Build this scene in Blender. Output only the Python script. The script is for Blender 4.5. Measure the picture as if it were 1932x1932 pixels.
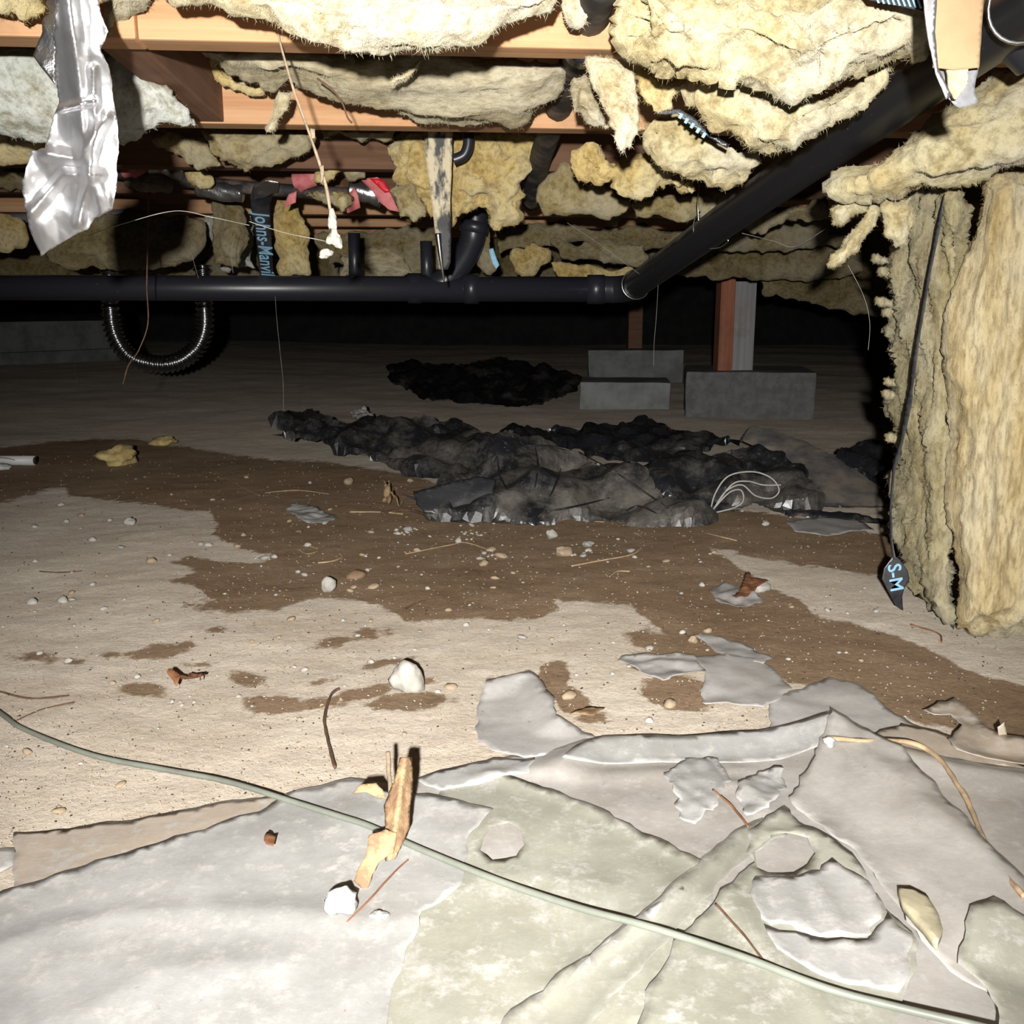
import bpy, bmesh, math, random
import numpy as np
from mathutils import Vector, Matrix, noise
from mathutils.geometry import delaunay_2d_cdt

for o in list(bpy.data.objects):
    bpy.data.objects.remove(o, do_unlink=True)
scene = bpy.context.scene
COL = scene.collection
random.seed(7)
RNG = np.random.default_rng(7)

# ------------------------------------------------------------------ camera
H = 0.40                       # lens height above the soil
F = 1856.0                     # focal length in pixels of a 1932 px frame
PITCH = math.radians(11.9)
cam_d = bpy.data.cameras.new('camera')
cam_d.sensor_width = 36.0
cam_d.lens = 36.0 * F / 1932.0
cam_d.clip_start = 0.02
cam_d.clip_end = 60
cam = bpy.data.objects.new('camera', cam_d)
COL.objects.link(cam)
cam.location = (0, 0, H)
cam.rotation_euler = (math.radians(90) - PITCH, 0, 0)
scene.camera = cam

# ------------------------------------------------------------------ world, lamps, exposure
world = bpy.data.worlds.new('world')
scene.world = world
world.use_nodes = True
world.node_tree.nodes['Background'].inputs[0].default_value = (0.75, 0.85, 1.0, 1)
world.node_tree.nodes['Background'].inputs[1].default_value = 0.02

def lamp(name, kind, loc, power, radius, aim=None, size=None, blend=1.0, color=(1, 1, 1)):
    d = bpy.data.lights.new(name, kind)
    d.energy = power
    d.color = color
    d.shadow_soft_size = radius
    o = bpy.data.objects.new(name, d)
    COL.objects.link(o)
    o.location = loc
    if kind == 'SPOT':
        d.spot_size = size
        d.spot_blend = blend
        v = Vector(aim) - Vector(loc)
        o.rotation_euler = v.to_track_quat('-Z', 'Y').to_euler()
    return o

# torch added behind the phone to even out the falloff, and the phone's own flash
lamp('fill_spot', 'SPOT', (-0.025, -0.20, 0.440), 152.0, 0.010, aim=(0.0, 3.0, -0.08), size=math.radians(82), blend=1.0, color=(1.0, 0.975, 0.94))
lamp('phone_flash', 'POINT', (-0.022, -0.01, 0.414), 0.35, 0.004, color=(1.0, 0.98, 0.96))

vs = scene.view_settings
vs.view_transform = 'Standard'
vs.look = 'None'
vs.gamma = 1.0
vs.use_curve_mapping = False
vs.exposure = 0.2

# ------------------------------------------------------------------ pixel rays to places
SP, CP = math.sin(PITCH), math.cos(PITCH)

def ray(px, py):
    u = (px - 966.0) / F
    v = (966.0 - py) / F
    return Vector((u, CP + v * SP, -SP + v * CP))

def P(px, py, d):
    r = ray(px, py)
    return Vector((0, 0, H)) + r * (d / r.y)

def gh(x, y):
    """soil height"""
    z = 0.010 * noise.noise(Vector((x * 1.3, y * 1.3, 3.1)))
    z += 0.004 * noise.noise(Vector((x * 5, y * 5, 1.7)))
    t = max(0.0, min(1.0, (-x - 1.0) / 2.0)) * max(0.0, min(1.0, (y - 3.0) / 2.5))
    return z + 0.05 * t

def G(px, py, lift=0.0):
    r = ray(px, py)
    z = 0.0
    p = None
    for _ in range(3):
        s = (z + lift - H) / min(r.z, -0.012)
        p = Vector((0, 0, H)) + r * s
        z = gh(p.x, p.y)
    p.z = z + lift
    return p

def proj(x, y, z):
    """world arrays to pixels"""
    dz = z - H
    depth = y * CP - dz * SP
    up = y * SP + dz * CP
    depth = np.maximum(depth, 1e-3)
    return 966 + F * x / depth, 966 - F * up / depth

# ------------------------------------------------------------------ materials
def new_mat(name):
    m = bpy.data.materials.new(name)
    m.use_nodes = True
    nt = m.node_tree
    return m, nt, nt.nodes['Principled BSDF']

def N(nt, kind, **kw):
    n = nt.nodes.new(kind)
    for k, v in kw.items():
        setattr(n, k, v)
    return n

def coord(nt, scale=(1, 1, 1), kind='Object'):
    tc = N(nt, 'ShaderNodeTexCoord')
    mp = N(nt, 'ShaderNodeMapping')
    mp.inputs['Scale'].default_value = scale
    nt.links.new(tc.outputs[kind], mp.inputs[0])
    return mp.outputs[0]

def tnoise(nt, vec, scale, detail=6, rough=0.6):
    n = N(nt, 'ShaderNodeTexNoise')
    n.inputs['Scale'].default_value = scale
    n.inputs['Detail'].default_value = detail
    n.inputs['Roughness'].default_value = rough
    nt.links.new(vec, n.inputs['Vector'])
    return n.outputs['Fac']

def ridged(nt, vec, scale, detail=3, rough=0.5):
    n = N(nt, 'ShaderNodeTexNoise', noise_type='RIDGED_MULTIFRACTAL')
    n.inputs['Scale'].default_value = scale
    n.inputs['Detail'].default_value = detail
    n.inputs['Roughness'].default_value = rough
    n.inputs['Distortion'].default_value = 0.4
    nt.links.new(vec, n.inputs['Vector'])
    return n.outputs['Fac']

def ramp(nt, fac, stops):
    r = N(nt, 'ShaderNodeValToRGB')
    el = r.color_ramp.elements
    while len(el) < len(stops):
        el.new(0.5)
    for e, (p, c) in zip(el, stops):
        e.position = p
        e.color = (c[0], c[1], c[2], 1) if not isinstance(c, (int, float)) else (c, c, c, 1)
    nt.links.new(fac, r.inputs[0])
    return r.outputs[0]

def mix(nt, fac, a, b, blend='MIX'):
    m = N(nt, 'ShaderNodeMix', data_type='RGBA', blend_type=blend)
    if isinstance(fac, (int, float)):
        m.inputs[0].default_value = fac
    else:
        nt.links.new(fac, m.inputs[0])
    for i, s in ((6, a), (7, b)):
        if isinstance(s, (tuple, list)):
            m.inputs[i].default_value = (s[0], s[1], s[2], 1)
        else:
            nt.links.new(s, m.inputs[i])
    return m.outputs[2]

def bump(nt, b, height, strength, dist):
    n = N(nt, 'ShaderNodeBump')
    n.inputs['Strength'].default_value = strength
    n.inputs['Distance'].default_value = dist
    nt.links.new(height, n.inputs['Height'])
    nt.links.new(n.outputs[0], b.inputs['Normal'])
    return n

def insulation(name, ca, cb, cc, flow=(1, 1, 1), dirt=0.25):
    """glass wool: mottled, fibrous, with brown dirt specks"""
    m, nt, b = new_mat(name)
    v = coord(nt, flow)
    big = tnoise(nt, v, 9, 5, 0.6)
    fine = tnoise(nt, v, 95, 6, 0.75)
    base = ramp(nt, big, [(0.30, ca), (0.5, cb), (0.68, cc)])
    f2 = ramp(nt, fine, [(0.34, (0.48, 0.44, 0.36)), (0.56, (1.05, 1.05, 1.05))])
    base = mix(nt, 0.8, base, f2, 'MULTIPLY')
    f3 = ramp(nt, tnoise(nt, v, 24, 7, 0.7), [(0.36, (0.66, 0.58, 0.42)), (0.54, (1.05, 1.05, 1.05))])
    base = mix(nt, 0.7, base, f3, 'MULTIPLY')
    v2 = coord(nt)
    sp = tnoise(nt, v2, 260, 3, 0.6)
    spm = ramp(nt, sp, [(0.66, 0.0), (0.74, 1.0)])
    base = mix(nt, ramp(nt, spm, [(0, 0.0), (1, 0.55)]), base, (0.10, 0.075, 0.04))
    st = ramp(nt, tnoise(nt, v2, 4.5, 6, 0.7), [(0.50, 0.0), (0.72, dirt * 1.6)])
    base = mix(nt, st, base, (0.30, 0.27, 0.20))
    nt.links.new(base, b.inputs['Base Color'])
    b.inputs['Roughness'].default_value = 1.0
    b.inputs['Specular IOR Level'].default_value = 0.05
    b.inputs['Diffuse Roughness'].default_value = 1.0
    b.inputs['Sheen Weight'].default_value = 0.15
    hmix = mix(nt, 0.5, fine, tnoise(nt, v, 38, 6, 0.7))
    bump(nt, b, hmix, 0.9, 0.008)
    return m

def simple(name, col, rough=0.6, metal=0.0, spec=0.5, nscale=30, var=0.25, bstr=0.2, bdist=0.002, col2=None, thr=(0.4, 0.6), flow=(1, 1, 1)):
    m, nt, b = new_mat(name)
    v = coord(nt, flow)
    f = tnoise(nt, v, nscale, 6, 0.65)
    c2 = col2 if col2 else tuple(c * (1 - var) for c in col)
    base = ramp(nt, f, [(thr[0], col), (thr[1], c2)])
    nt.links.new(base, b.inputs['Base Color'])
    b.inputs['Roughness'].default_value = rough
    b.inputs['Metallic'].default_value = metal
    b.inputs['Specular IOR Level'].default_value = spec
    if bstr > 0:
        bump(nt, b, f, bstr, bdist)
    return m

def plastic_sheet(name, ca, cb, alpha=0.8, rough=0.38, soil=0.25):
    """cloudy polyethylene film with dried mud smears and scuffs, partly see-through"""
    m, nt, b = new_mat(name)
    tc = N(nt, 'ShaderNodeNewGeometry')
    v = tc.outputs['Position']
    f = tnoise(nt, v, 5, 9, 0.72)
    base = ramp(nt, f, [(0.36, ca), (0.60, cb)])
    s = ramp(nt, tnoise(nt, v, 3.3, 8, 0.75), [(0.48, 0.0), (0.72, soil * 2)])
    base = mix(nt, s, base, (0.40, 0.34, 0.25))
    st = coord(nt, (30, 7, 1))
    sc = ramp(nt, tnoise(nt, st, 1.5, 7, 0.8), [(0.55, 0.0), (0.75, 0.55)])
    base = mix(nt, sc, base, (0.62, 0.61, 0.59))
    sp = ramp(nt, tnoise(nt, v, 60, 6, 0.75), [(0.53, 0.0), (0.66, 0.8)])
    base = mix(nt, sp, base, (0.64, 0.62, 0.58))
    wh = ramp(nt, tnoise(nt, v, 13, 9, 0.8), [(0.55, 0.0), (0.68, 0.75)])
    base = mix(nt, wh, base, (0.68, 0.67, 0.65))
    dk = ramp(nt, tnoise(nt, v, 85, 5, 0.8), [(0.64, 0.0), (0.74, 0.6)])
    base = mix(nt, dk, base, (0.22, 0.18, 0.12))
    ra = N(nt, 'ShaderNodeAttribute', attribute_name='rim')
    rn = ramp(nt, mix(nt, 1.0, ra.outputs['Color'], tnoise(nt, v, 70, 4, 0.7), 'MULTIPLY'), [(0.34, 0.0), (0.60, 0.7)])
    base = mix(nt, rn, base, (0.66, 0.65, 0.62))
    nt.links.new(base, b.inputs['Base Color'])
    b.inputs['Roughness'].default_value = rough
    b.inputs['Specular IOR Level'].default_value = 0.45
    hm = mix(nt, 0.3, tnoise(nt, v, 30, 6, 0.65), ridged(nt, v, 5, 2))
    bump(nt, b, hm, 0.22, 0.004)
    tr = N(nt, 'ShaderNodeBsdfTransparent')
    mx = N(nt, 'ShaderNodeMixShader')
    am = ramp(nt, tnoise(nt, v, 6, 8, 0.7), [(0.36, alpha - 0.30), (0.62, min(1.0, alpha + 0.12))])
    nt.links.new(am, mx.inputs[0])
    nt.links.new(tr.outputs[0], mx.inputs[1])
    nt.links.new(b.outputs[0], mx.inputs[2])
    nt.links.new(mx.outputs[0], nt.nodes['Material Output'].inputs[0])
    return m

def black_film(name, dust=0.5, rough=0.2):
    """black polyethylene: glossy where clean, grey-brown where dust and mud have dried on"""
    m, nt, b = new_mat(name)
    v = coord(nt)
    lo = 0.58 - 0.24 * dust
    mask = ramp(nt, tnoise(nt, v, 8, 9, 0.72), [(lo, 0.0), (lo + 0.22, 0.35 + 0.45 * dust)])
    base = mix(nt, mask, (0.016, 0.017, 0.020), (0.24, 0.215, 0.18))
    sp = ramp(nt, tnoise(nt, v, 70, 6, 0.8), [(0.58, 0.0), (0.70, 0.7 * dust)])
    base = mix(nt, sp, base, (0.38, 0.32, 0.25))
    nt.links.new(base, b.inputs['Base Color'])
    rr = ramp(nt, mask, [(0.0, rough), (0.6, 0.55)])
    nt.links.new(rr, b.inputs['Roughness'])
    b.inputs['Specular IOR Level'].default_value = 0.8
    bump(nt, b, tnoise(nt, v, 60, 4, 0.6), 0.12, 0.004)
    return m

def wood(name, ca, cb, cc, axis_scale=(1.2, 30, 30)):
    m, nt, b = new_mat(name)
    v = coord(nt, axis_scale)
    g = tnoise(nt, v, 2.2, 8, 0.65)
    base = ramp(nt, g, [(0.30, ca), (0.5, cb), (0.68, cc)])
    st = ramp(nt, tnoise(nt, coord(nt), 5, 6, 0.7), [(0.52, 0.0), (0.78, 0.65)])
    base = mix(nt, st, base, (0.13, 0.075, 0.045))
    nt.links.new(base, b.inputs['Base Color'])
    b.inputs['Roughness'].default_value = 0.8
    b.inputs['Specular IOR Level'].default_value = 0.2
    bump(nt, b, g, 0.25, 0.002)
    return m

M = {}
M['cream'] = insulation('cream_glass_wool', (0.389, 0.306, 0.141), (0.458, 0.406, 0.247), (0.471, 0.441, 0.341))
M['yellow'] = insulation('yellow_glass_wool', (0.410, 0.287, 0.089), (0.492, 0.383, 0.164), (0.520, 0.451, 0.260))
M['pale'] = insulation('pale_glass_wool', (0.422, 0.353, 0.205), (0.479, 0.427, 0.291), (0.490, 0.456, 0.359), dirt=0.15)
M['grey_wool'] = insulation('grey_glass_wool', (0.296, 0.239, 0.131), (0.376, 0.331, 0.217), (0.433, 0.393, 0.285), flow=(0.6, 1, 1.6), dirt=0.3)
M['white_wool'] = insulation('white_glass_wool', (0.397, 0.410, 0.356), (0.465, 0.486, 0.445), (0.506, 0.520, 0.492), dirt=0.15)
M['olive'] = insulation('dimmed_olive_glass_wool', (0.233, 0.178, 0.068), (0.315, 0.260, 0.130), (0.369, 0.321, 0.198), dirt=0.45)  # wool colour toned down to olive for the dim parts
M['farwool'] = insulation('shade_toned_far_glass_wool', (0.15, 0.115, 0.05), (0.21, 0.17, 0.085), (0.26, 0.22, 0.13), dirt=0.5)  # wool colour darkened because the far bays lie in the dark
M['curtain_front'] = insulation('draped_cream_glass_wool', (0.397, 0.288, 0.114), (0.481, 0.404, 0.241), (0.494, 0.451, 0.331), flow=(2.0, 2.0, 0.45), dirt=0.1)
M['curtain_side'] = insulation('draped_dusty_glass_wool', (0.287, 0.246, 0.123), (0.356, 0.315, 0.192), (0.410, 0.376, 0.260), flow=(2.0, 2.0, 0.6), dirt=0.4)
M['joistdark'] = wood('shade_darkened_joist_timber', (0.090, 0.045, 0.026), (0.135, 0.071, 0.041), (0.180, 0.098, 0.060))  # joist timber with the shade of the middle bays in its colour
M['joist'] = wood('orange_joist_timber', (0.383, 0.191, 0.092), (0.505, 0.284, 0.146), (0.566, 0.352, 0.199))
M['darkwood'] = wood('brown_weathered_timber', (0.16, 0.085, 0.05), (0.24, 0.13, 0.08), (0.30, 0.18, 0.12))
M['redwood'] = wood('reddish_post_timber', (0.30, 0.11, 0.06), (0.38, 0.15, 0.09), (0.44, 0.19, 0.12), (30, 30, 1.2))
M['greywood'] = wood('grey_post_timber', (0.26, 0.25, 0.25), (0.34, 0.33, 0.33), (0.40, 0.39, 0.39), (30, 30, 1.2))
M['subfloor'] = wood('plywood_subfloor', (0.22, 0.13, 0.07), (0.32, 0.19, 0.11), (0.38, 0.24, 0.14), (2, 12, 12))
def dusty_plastic(name, base, dust, lo, hi, rough, under=None):
    """black pipe with dust settled on what faces up and grey bloom on the underside"""
    m, nt, b = new_mat(name)
    v = coord(nt)
    ge = N(nt, 'ShaderNodeNewGeometry')
    sx = N(nt, 'ShaderNodeSeparateXYZ')
    nt.links.new(ge.outputs['Normal'], sx.inputs[0])
    nz = tnoise(nt, v, 26, 7, 0.7)
    ad = N(nt, 'ShaderNodeMath', operation='MULTIPLY_ADD')
    ad.inputs[1].default_value = 0.9
    nt.links.new(nz, ad.inputs[0]); nt.links.new(sx.outputs['Z'], ad.inputs[2])
    mask = ramp(nt, ad.outputs[0], [(lo, 0.0), (hi, 0.85)])
    c = mix(nt, mask, base, dust)
    sp = ramp(nt, tnoise(nt, v, 120, 4, 0.7), [(0.66, 0.0), (0.76, 0.5)])
    c = mix(nt, sp, c, dust)
    if under:
        mu = N(nt, 'ShaderNodeMath', operation='MULTIPLY_ADD')
        mu.inputs[1].default_value = -1.0
        nt.links.new(sx.outputs['Z'], mu.inputs[0]); nt.links.new(tnoise(nt, v, 18, 7, 0.75), mu.inputs[2])
        c = mix(nt, ramp(nt, mu.outputs[0], [(1.12, 0.0), (1.6, 0.6)]), c, under)
    nt.links.new(c, b.inputs['Base Color'])
    nt.links.new(ramp(nt, mask, [(0, rough), (0.8, 0.85)]), b.inputs['Roughness'])
    bump(nt, b, nz, 0.08, 0.002)
    return m
M['abs'] = dusty_plastic('black_drain_plastic', (0.018, 0.019, 0.025), (0.16, 0.135, 0.105), 1.15, 1.5, 0.36)
M['abs_dusty'] = dusty_plastic('dusty_black_plastic', (0.015, 0.015, 0.017), (0.20, 0.165, 0.12), 0.66, 1.15, 0.38, under=(0.16, 0.165, 0.18))
M['greyscrap'] = simple('torn_grey_backing', (0.24, 0.24, 0.25), rough=0.6, nscale=40, var=0.4, bstr=0.4)
M['conduit'] = simple('grey_purple_conduit', (0.16, 0.145, 0.16), rough=0.5, nscale=30, bstr=0.05)
M['abs_mud'] = simple('mud_smeared_black_plastic', (0.025, 0.025, 0.025), rough=0.6, nscale=24, col2=(0.50, 0.43, 0.28), thr=(0.46, 0.56), bstr=0.5, bdist=0.003, flow=(1.6, 1.6, 0.7))
M['dustpipe'] = simple('grime_coated_pipe', (0.018, 0.016, 0.015), rough=0.7, nscale=22, col2=(0.16, 0.12, 0.09), thr=(0.46, 0.7), bstr=0.4)
M['metal'] = simple('galvanised_wire', (0.62, 0.62, 0.60), rough=0.3, metal=1.0, bstr=0.0)
M['concrete'] = simple('grey_concrete_block', (0.20, 0.20, 0.195), rough=0.95, nscale=26, var=0.3, bstr=0.5, bdist=0.003)
M['darkconcrete'] = simple('foundation_concrete', (0.33, 0.34, 0.34), rough=0.95, nscale=8, var=0.35, bstr=0.4, bdist=0.004)
M['backwall'] = simple('shadow_toned_concrete', (0.06, 0.06, 0.06), rough=0.95, nscale=8, var=0.35, bstr=0.3)  # concrete colour darkened to stand for the black shadow on the far wall
M['band'] = simple('black_strap_film', (0.018, 0.019, 0.023), rough=0.35, nscale=18, col2=(0.06, 0.06, 0.065), bstr=0.15)
M['ink'] = simple('pale_blue_print', (0.30, 0.55, 0.74), rough=0.6, nscale=60, var=0.15, bstr=0.0)
M['kraft'] = simple('tan_kraft_paper', (0.374, 0.255, 0.136), rough=0.8, nscale=14, var=0.18, bstr=0.15)
M['pink'] = simple('pink_pipe_wrap', (0.62, 0.20, 0.20), rough=0.75, nscale=24, col2=(0.42, 0.10, 0.10), bstr=0.3)
M['red'] = simple('red_tape', (0.65, 0.02, 0.03), rough=0.25, nscale=30, bstr=0.05)
M['thread'] = simple('tan_lint_thread', (0.36, 0.28, 0.19), rough=0.95, nscale=120, var=0.3, bstr=0.2)
M['lint'] = simple('pale_lint', (0.52, 0.49, 0.42), rough=1.0, nscale=120, var=0.3, bstr=0.6)
M['web'] = simple('pale_web', (0.30, 0.29, 0.25), rough=0.9, bstr=0.0)
M['rootbrown'] = simple('brown_root', (0.15, 0.08, 0.045), rough=0.9, nscale=90, var=0.4, bstr=0.3)
M['roottan'] = simple('tan_root', (0.52, 0.37, 0.22), rough=0.9, nscale=90, var=0.3, bstr=0.3)
M['leaf'] = simple('dry_tan_leaf', (0.40, 0.275, 0.145), rough=0.75, nscale=55, col2=(0.22, 0.13, 0.07), bstr=0.6, bdist=0.004)
M['leafbrown'] = simple('dry_brown_leaf', (0.28, 0.12, 0.055), rough=0.75, nscale=45, var=0.4, bstr=0.3)
M['cable'] = simple('grey_green_cable_jacket', (0.215, 0.23, 0.19), rough=0.5, nscale=25, var=0.22, bstr=0.05)
M['pvc'] = simple('white_pipe_plastic', (0.74, 0.74, 0.72), rough=0.45, nscale=20, var=0.12, bstr=0.05)
M['foam'] = simple('yellow_foam_lump', (0.62, 0.50, 0.22), rough=1.0, nscale=40, col2=(0.42, 0.30, 0.12), bstr=0.6, bdist=0.004)
M['whitelump'] = simple('white_fluffy_lump', (0.480, 0.480, 0.464), rough=1.0, nscale=60, var=0.25, bstr=0.7, bdist=0.004)
M['stone_a'] = simple('pale_stone', (0.54, 0.51, 0.45), rough=0.85, nscale=50, var=0.3, bstr=0.25)
M['stone_b'] = simple('tan_stone', (0.46, 0.35, 0.23), rough=0.85, nscale=50, var=0.35, bstr=0.25)
M['stone_c'] = simple('grey_stone', (0.42, 0.40, 0.36), rough=0.85, nscale=50, var=0.3, bstr=0.25)
M['stone_d'] = simple('brown_stone', (0.26, 0.16, 0.09), rough=0.6, nscale=50, var=0.3, bstr=0.25)
M['speck'] = simple('dark_crumb', (0.06, 0.04, 0.03), rough=0.95, nscale=50, bstr=0.0)
M['wire'] = simple('grey_wire', (0.42, 0.40, 0.37), rough=0.45, nscale=40, bstr=0.0)
M['tissue'] = simple('grey_white_scrap', (0.55, 0.54, 0.52), rough=0.6, nscale=40, col2=(0.30, 0.28, 0.26), bstr=0.4)
M['film_a'] = plastic_sheet('cloudy_white_film', (0.40, 0.395, 0.375), (0.52, 0.515, 0.50), 0.84, soil=0.10)
M['film_b'] = plastic_sheet('cloudy_warm_film', (0.440, 0.407, 0.369), (0.594, 0.567, 0.528), 0.70, soil=0.16)
M['film_c'] = plastic_sheet('cloudy_olive_film', (0.36, 0.355, 0.285), (0.46, 0.455, 0.38), 0.82, soil=0.16)
M['film_d'] = plastic_sheet('clear_olive_film', (0.40, 0.395, 0.32), (0.50, 0.495, 0.42), 0.55, soil=0.12)
M['film_grey'] = plastic_sheet('dull_grey_film', (0.553, 0.538, 0.522), (0.768, 0.753, 0.730), 0.68, soil=0.15)
M['film_tan'] = plastic_sheet('mud_stained_film', (0.497, 0.410, 0.313), (0.626, 0.540, 0.454), 0.9, soil=0.3)
M['blackfilm'] = black_film('black_film_dusty', 0.5, 0.34)
M['blackfilm_sheen'] = black_film('black_film_wet_sheen', 0.25, 0.42)
M['blackfilm_dirty'] = black_film('black_film_muddy', 0.7, 0.36)
M['blackfilm_clean'] = black_film('black_film_glossy', 0.2, 0.26)
M['greyflap'] = simple('dust_coated_black_film', (0.10, 0.10, 0.11), rough=0.55, nscale=16, col2=(0.26, 0.225, 0.18), thr=(0.38, 0.62), bstr=0.25)

def foil_mat():
    m, nt, b = new_mat('aluminium_foil')
    v = coord(nt)
    f = tnoise(nt, v, 40, 5, 0.6)
    nt.links.new(ramp(nt, f, [(0.35, (0.55, 0.55, 0.56)), (0.65, (0.70, 0.70, 0.71))]), b.inputs['Base Color'])
    b.inputs['Metallic'].default_value = 0.9
    b.inputs['Roughness'].default_value = 0.4
    bump(nt, b, mix(nt, 0.5, tnoise(nt, v, 22, 4, 0.6), ridged(nt, v, 16, 2)), 0.45, 0.005)
    return m
M['foil'] = foil_mat()
M['darkfoil'] = simple('tarnished_foil', (0.62, 0.62, 0.62), rough=0.25, metal=0.95, nscale=30, bstr=0.5, bdist=0.004)
M['cream_chip'] = simple('cream_chip', (0.48, 0.43, 0.29), rough=0.9, nscale=40, var=0.2, bstr=0.3)
M['duct'] = simple('ribbed_duct_foil', (0.60, 0.60, 0.62), rough=0.22, metal=1.0, nscale=40, bstr=0.25)

def soil_mat():
    m, nt, b = new_mat('crawl_space_soil')
    v = coord(nt)
    at = N(nt, 'ShaderNodeAttribute', attribute_name='wet')
    wn = tnoise(nt, v, 34, 6, 0.7)
    sub = N(nt, 'ShaderNodeMath', operation='SUBTRACT'); sub.inputs[1].default_value = 0.5
    nt.links.new(wn, sub.inputs[0])
    mul = N(nt, 'ShaderNodeMath', operation='MULTIPLY'); mul.inputs[1].default_value = 0.85
    nt.links.new(sub.outputs[0], mul.inputs[0])
    add = N(nt, 'ShaderNodeMath', operation='ADD')
    nt.links.new(at.outputs['Fac'], add.inputs[0]); nt.links.new(mul.outputs[0], add.inputs[1])
    wet = ramp(nt, add.outputs[0], [(0.44, 0.0), (0.56, 1.0)])
    mid = tnoise(nt, v, 6, 7, 0.7)
    fine = tnoise(nt, v, 170, 5, 0.8)
    dry = ramp(nt, mid, [(0.32, (0.475, 0.405, 0.325)), (0.66, (0.59, 0.525, 0.44))])
    blot = ramp(nt, tnoise(nt, coord(nt, (1.0, 2.2, 1.0)), 2.6, 9, 0.75), [(0.46, 0.0), (0.66, 0.55)])
    dry = mix(nt, blot, dry, (0.40, 0.325, 0.24))
    dry = mix(nt, 0.6, dry, ramp(nt, fine, [(0.3, (0.70, 0.66, 0.6)), (0.55, (1, 1, 1))]), 'MULTIPLY')
    vo = N(nt, 'ShaderNodeTexVoronoi'); vo.inputs['Scale'].default_value = 170
    nt.links.new(v, vo.inputs['Vector'])
    pale = ramp(nt, vo.outputs['Distance'], [(0.10, 1.0), (0.20, 0.0)])
    gate = ramp(nt, tnoise(nt, v, 14, 5, 0.7), [(0.55, 0.0), (0.66, 0.6)])
    pg = mix(nt, 1.0, pale, gate, 'MULTIPLY')
    dry = mix(nt, pg, dry, (0.74, 0.68, 0.58))
    dk = ramp(nt, tnoise(nt, v, 210, 3, 0.7), [(0.68, 0.0), (0.75, 0.8)])
    dry = mix(nt, dk, dry, (0.16, 0.12, 0.08))
    wetc = ramp(nt, mid, [(0.3, (0.175, 0.115, 0.066)), (0.7, (0.27, 0.19, 0.122))])
    wetc = mix(nt, 0.6, wetc, ramp(nt, fine, [(0.3, (0.55, 0.52, 0.5)), (0.6, (1.1, 1.1, 1.1))]), 'MULTIPLY')
    wetc = mix(nt, ramp(nt, pg, [(0, 0.0), (1, 0.15)]), wetc, (0.36, 0.26, 0.16))
    base = mix(nt, wet, dry, wetc)
    nt.links.new(base, b.inputs['Base Color'])
    nt.links.new(ramp(nt, wet, [(0, 1.0), (1, 0.62)]), b.inputs['Roughness'])
    b.inputs['Specular IOR Level'].default_value = 0.25
    b.inputs['Diffuse Roughness'].default_value = 1.0
    hm = mix(nt, 0.22, tnoise(nt, v, 26, 8, 0.72), fine)
    bump(nt, b, hm, 0.9, 0.014)
    return m
M['soil'] = soil_mat()

# ------------------------------------------------------------------ mesh helpers
def link(name, me, mat, parent=None, smooth=True):
    me.materials.append(mat)
    if smooth:
        me.polygons.foreach_set('use_smooth', [True] * len(me.polygons))
    o = bpy.data.objects.new(name, me)
    COL.objects.link(o)
    if parent is not None:
        o.parent = parent
        o.matrix_parent_inverse = parent.matrix_world.inverted()
    return o

def tag(o, label, cat, group=None, kind=None):
    if label:
        o['label'] = label
    if cat:
        o['category'] = cat
    if group:
        o['group'] = group
    if kind:
        o['kind'] = kind
    return o

def empty(name, loc=(0, 0, 0)):
    o = bpy.data.objects.new(name, None)
    o.empty_display_size = 0.02
    COL.objects.link(o)
    o.location = loc
    bpy.context.view_layer.update()
    return o

def mesh_from(verts, faces):
    me = bpy.data.meshes.new('mesh')
    me.from_pydata([tuple(v) for v in verts], [], faces)
    me.update()
    return me

def recentre(o):
    """put the origin at the base of the mesh"""
    me = o.data
    n = len(me.vertices)
    a = np.empty(n * 3, dtype=np.float32)
    me.vertices.foreach_get('co', a)
    a = a.reshape(-1, 3)
    c = np.array([(a[:, 0].min() + a[:, 0].max()) / 2, (a[:, 1].min() + a[:, 1].max()) / 2, a[:, 2].min()])
    a -= c
    me.vertices.foreach_set('co', a.ravel())
    me.update()
    o.location = Vector(o.location) + Vector(c)
    return o

def inside(poly, pts):
    poly = np.asarray(poly, float)
    x, y = pts[:, 0], pts[:, 1]
    res = np.zeros(len(pts), bool)
    n = len(poly)
    for i in range(n):
        x1, y1 = poly[i]
        x2, y2 = poly[(i + 1) % n]
        if y1 == y2:
            continue
        c = ((y1 > y) != (y2 > y)) & (x < (x2 - x1) * (y - y1) / (y2 - y1) + x1)
        res ^= c
    return res

def edge_dist(poly, pts, closed=True):
    poly = np.asarray(poly, float)
    best = np.full(len(pts), 1e9)
    n = len(poly)
    for i in range(n if closed else n - 1):
        a = poly[i]
        b = poly[(i + 1) % n]
        ab = b - a
        L = max((ab * ab).sum(), 1e-12)
        t = np.clip(((pts - a) @ ab) / L, 0, 1)
        d = np.hypot(*(pts - (a + t[:, None] * ab)).T)
        best = np.minimum(best, d)
    return best

def densify(poly, step, jag, seed):
    """split the outline in short steps and roughen it"""
    out = []
    n = len(poly)
    for i in range(n):
        a = Vector(poly[i]); b = Vector(poly[(i + 1) % n])
        L = (b - a).length
        k = max(1, int(L / step))
        nrm = Vector((-(b - a).y, (b - a).x))
        if nrm.length > 0:
            nrm.normalize()
        for j in range(k):
            p = a.lerp(b, j / k)
            q = p / step
            off = noise.fractal(Vector((q.x * 0.33, q.y * 0.33, seed)), 0.8, 2.0, 3) * jag
            out.append(((p + nrm * off).x, (p + nrm * off).y))
    return out

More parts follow.
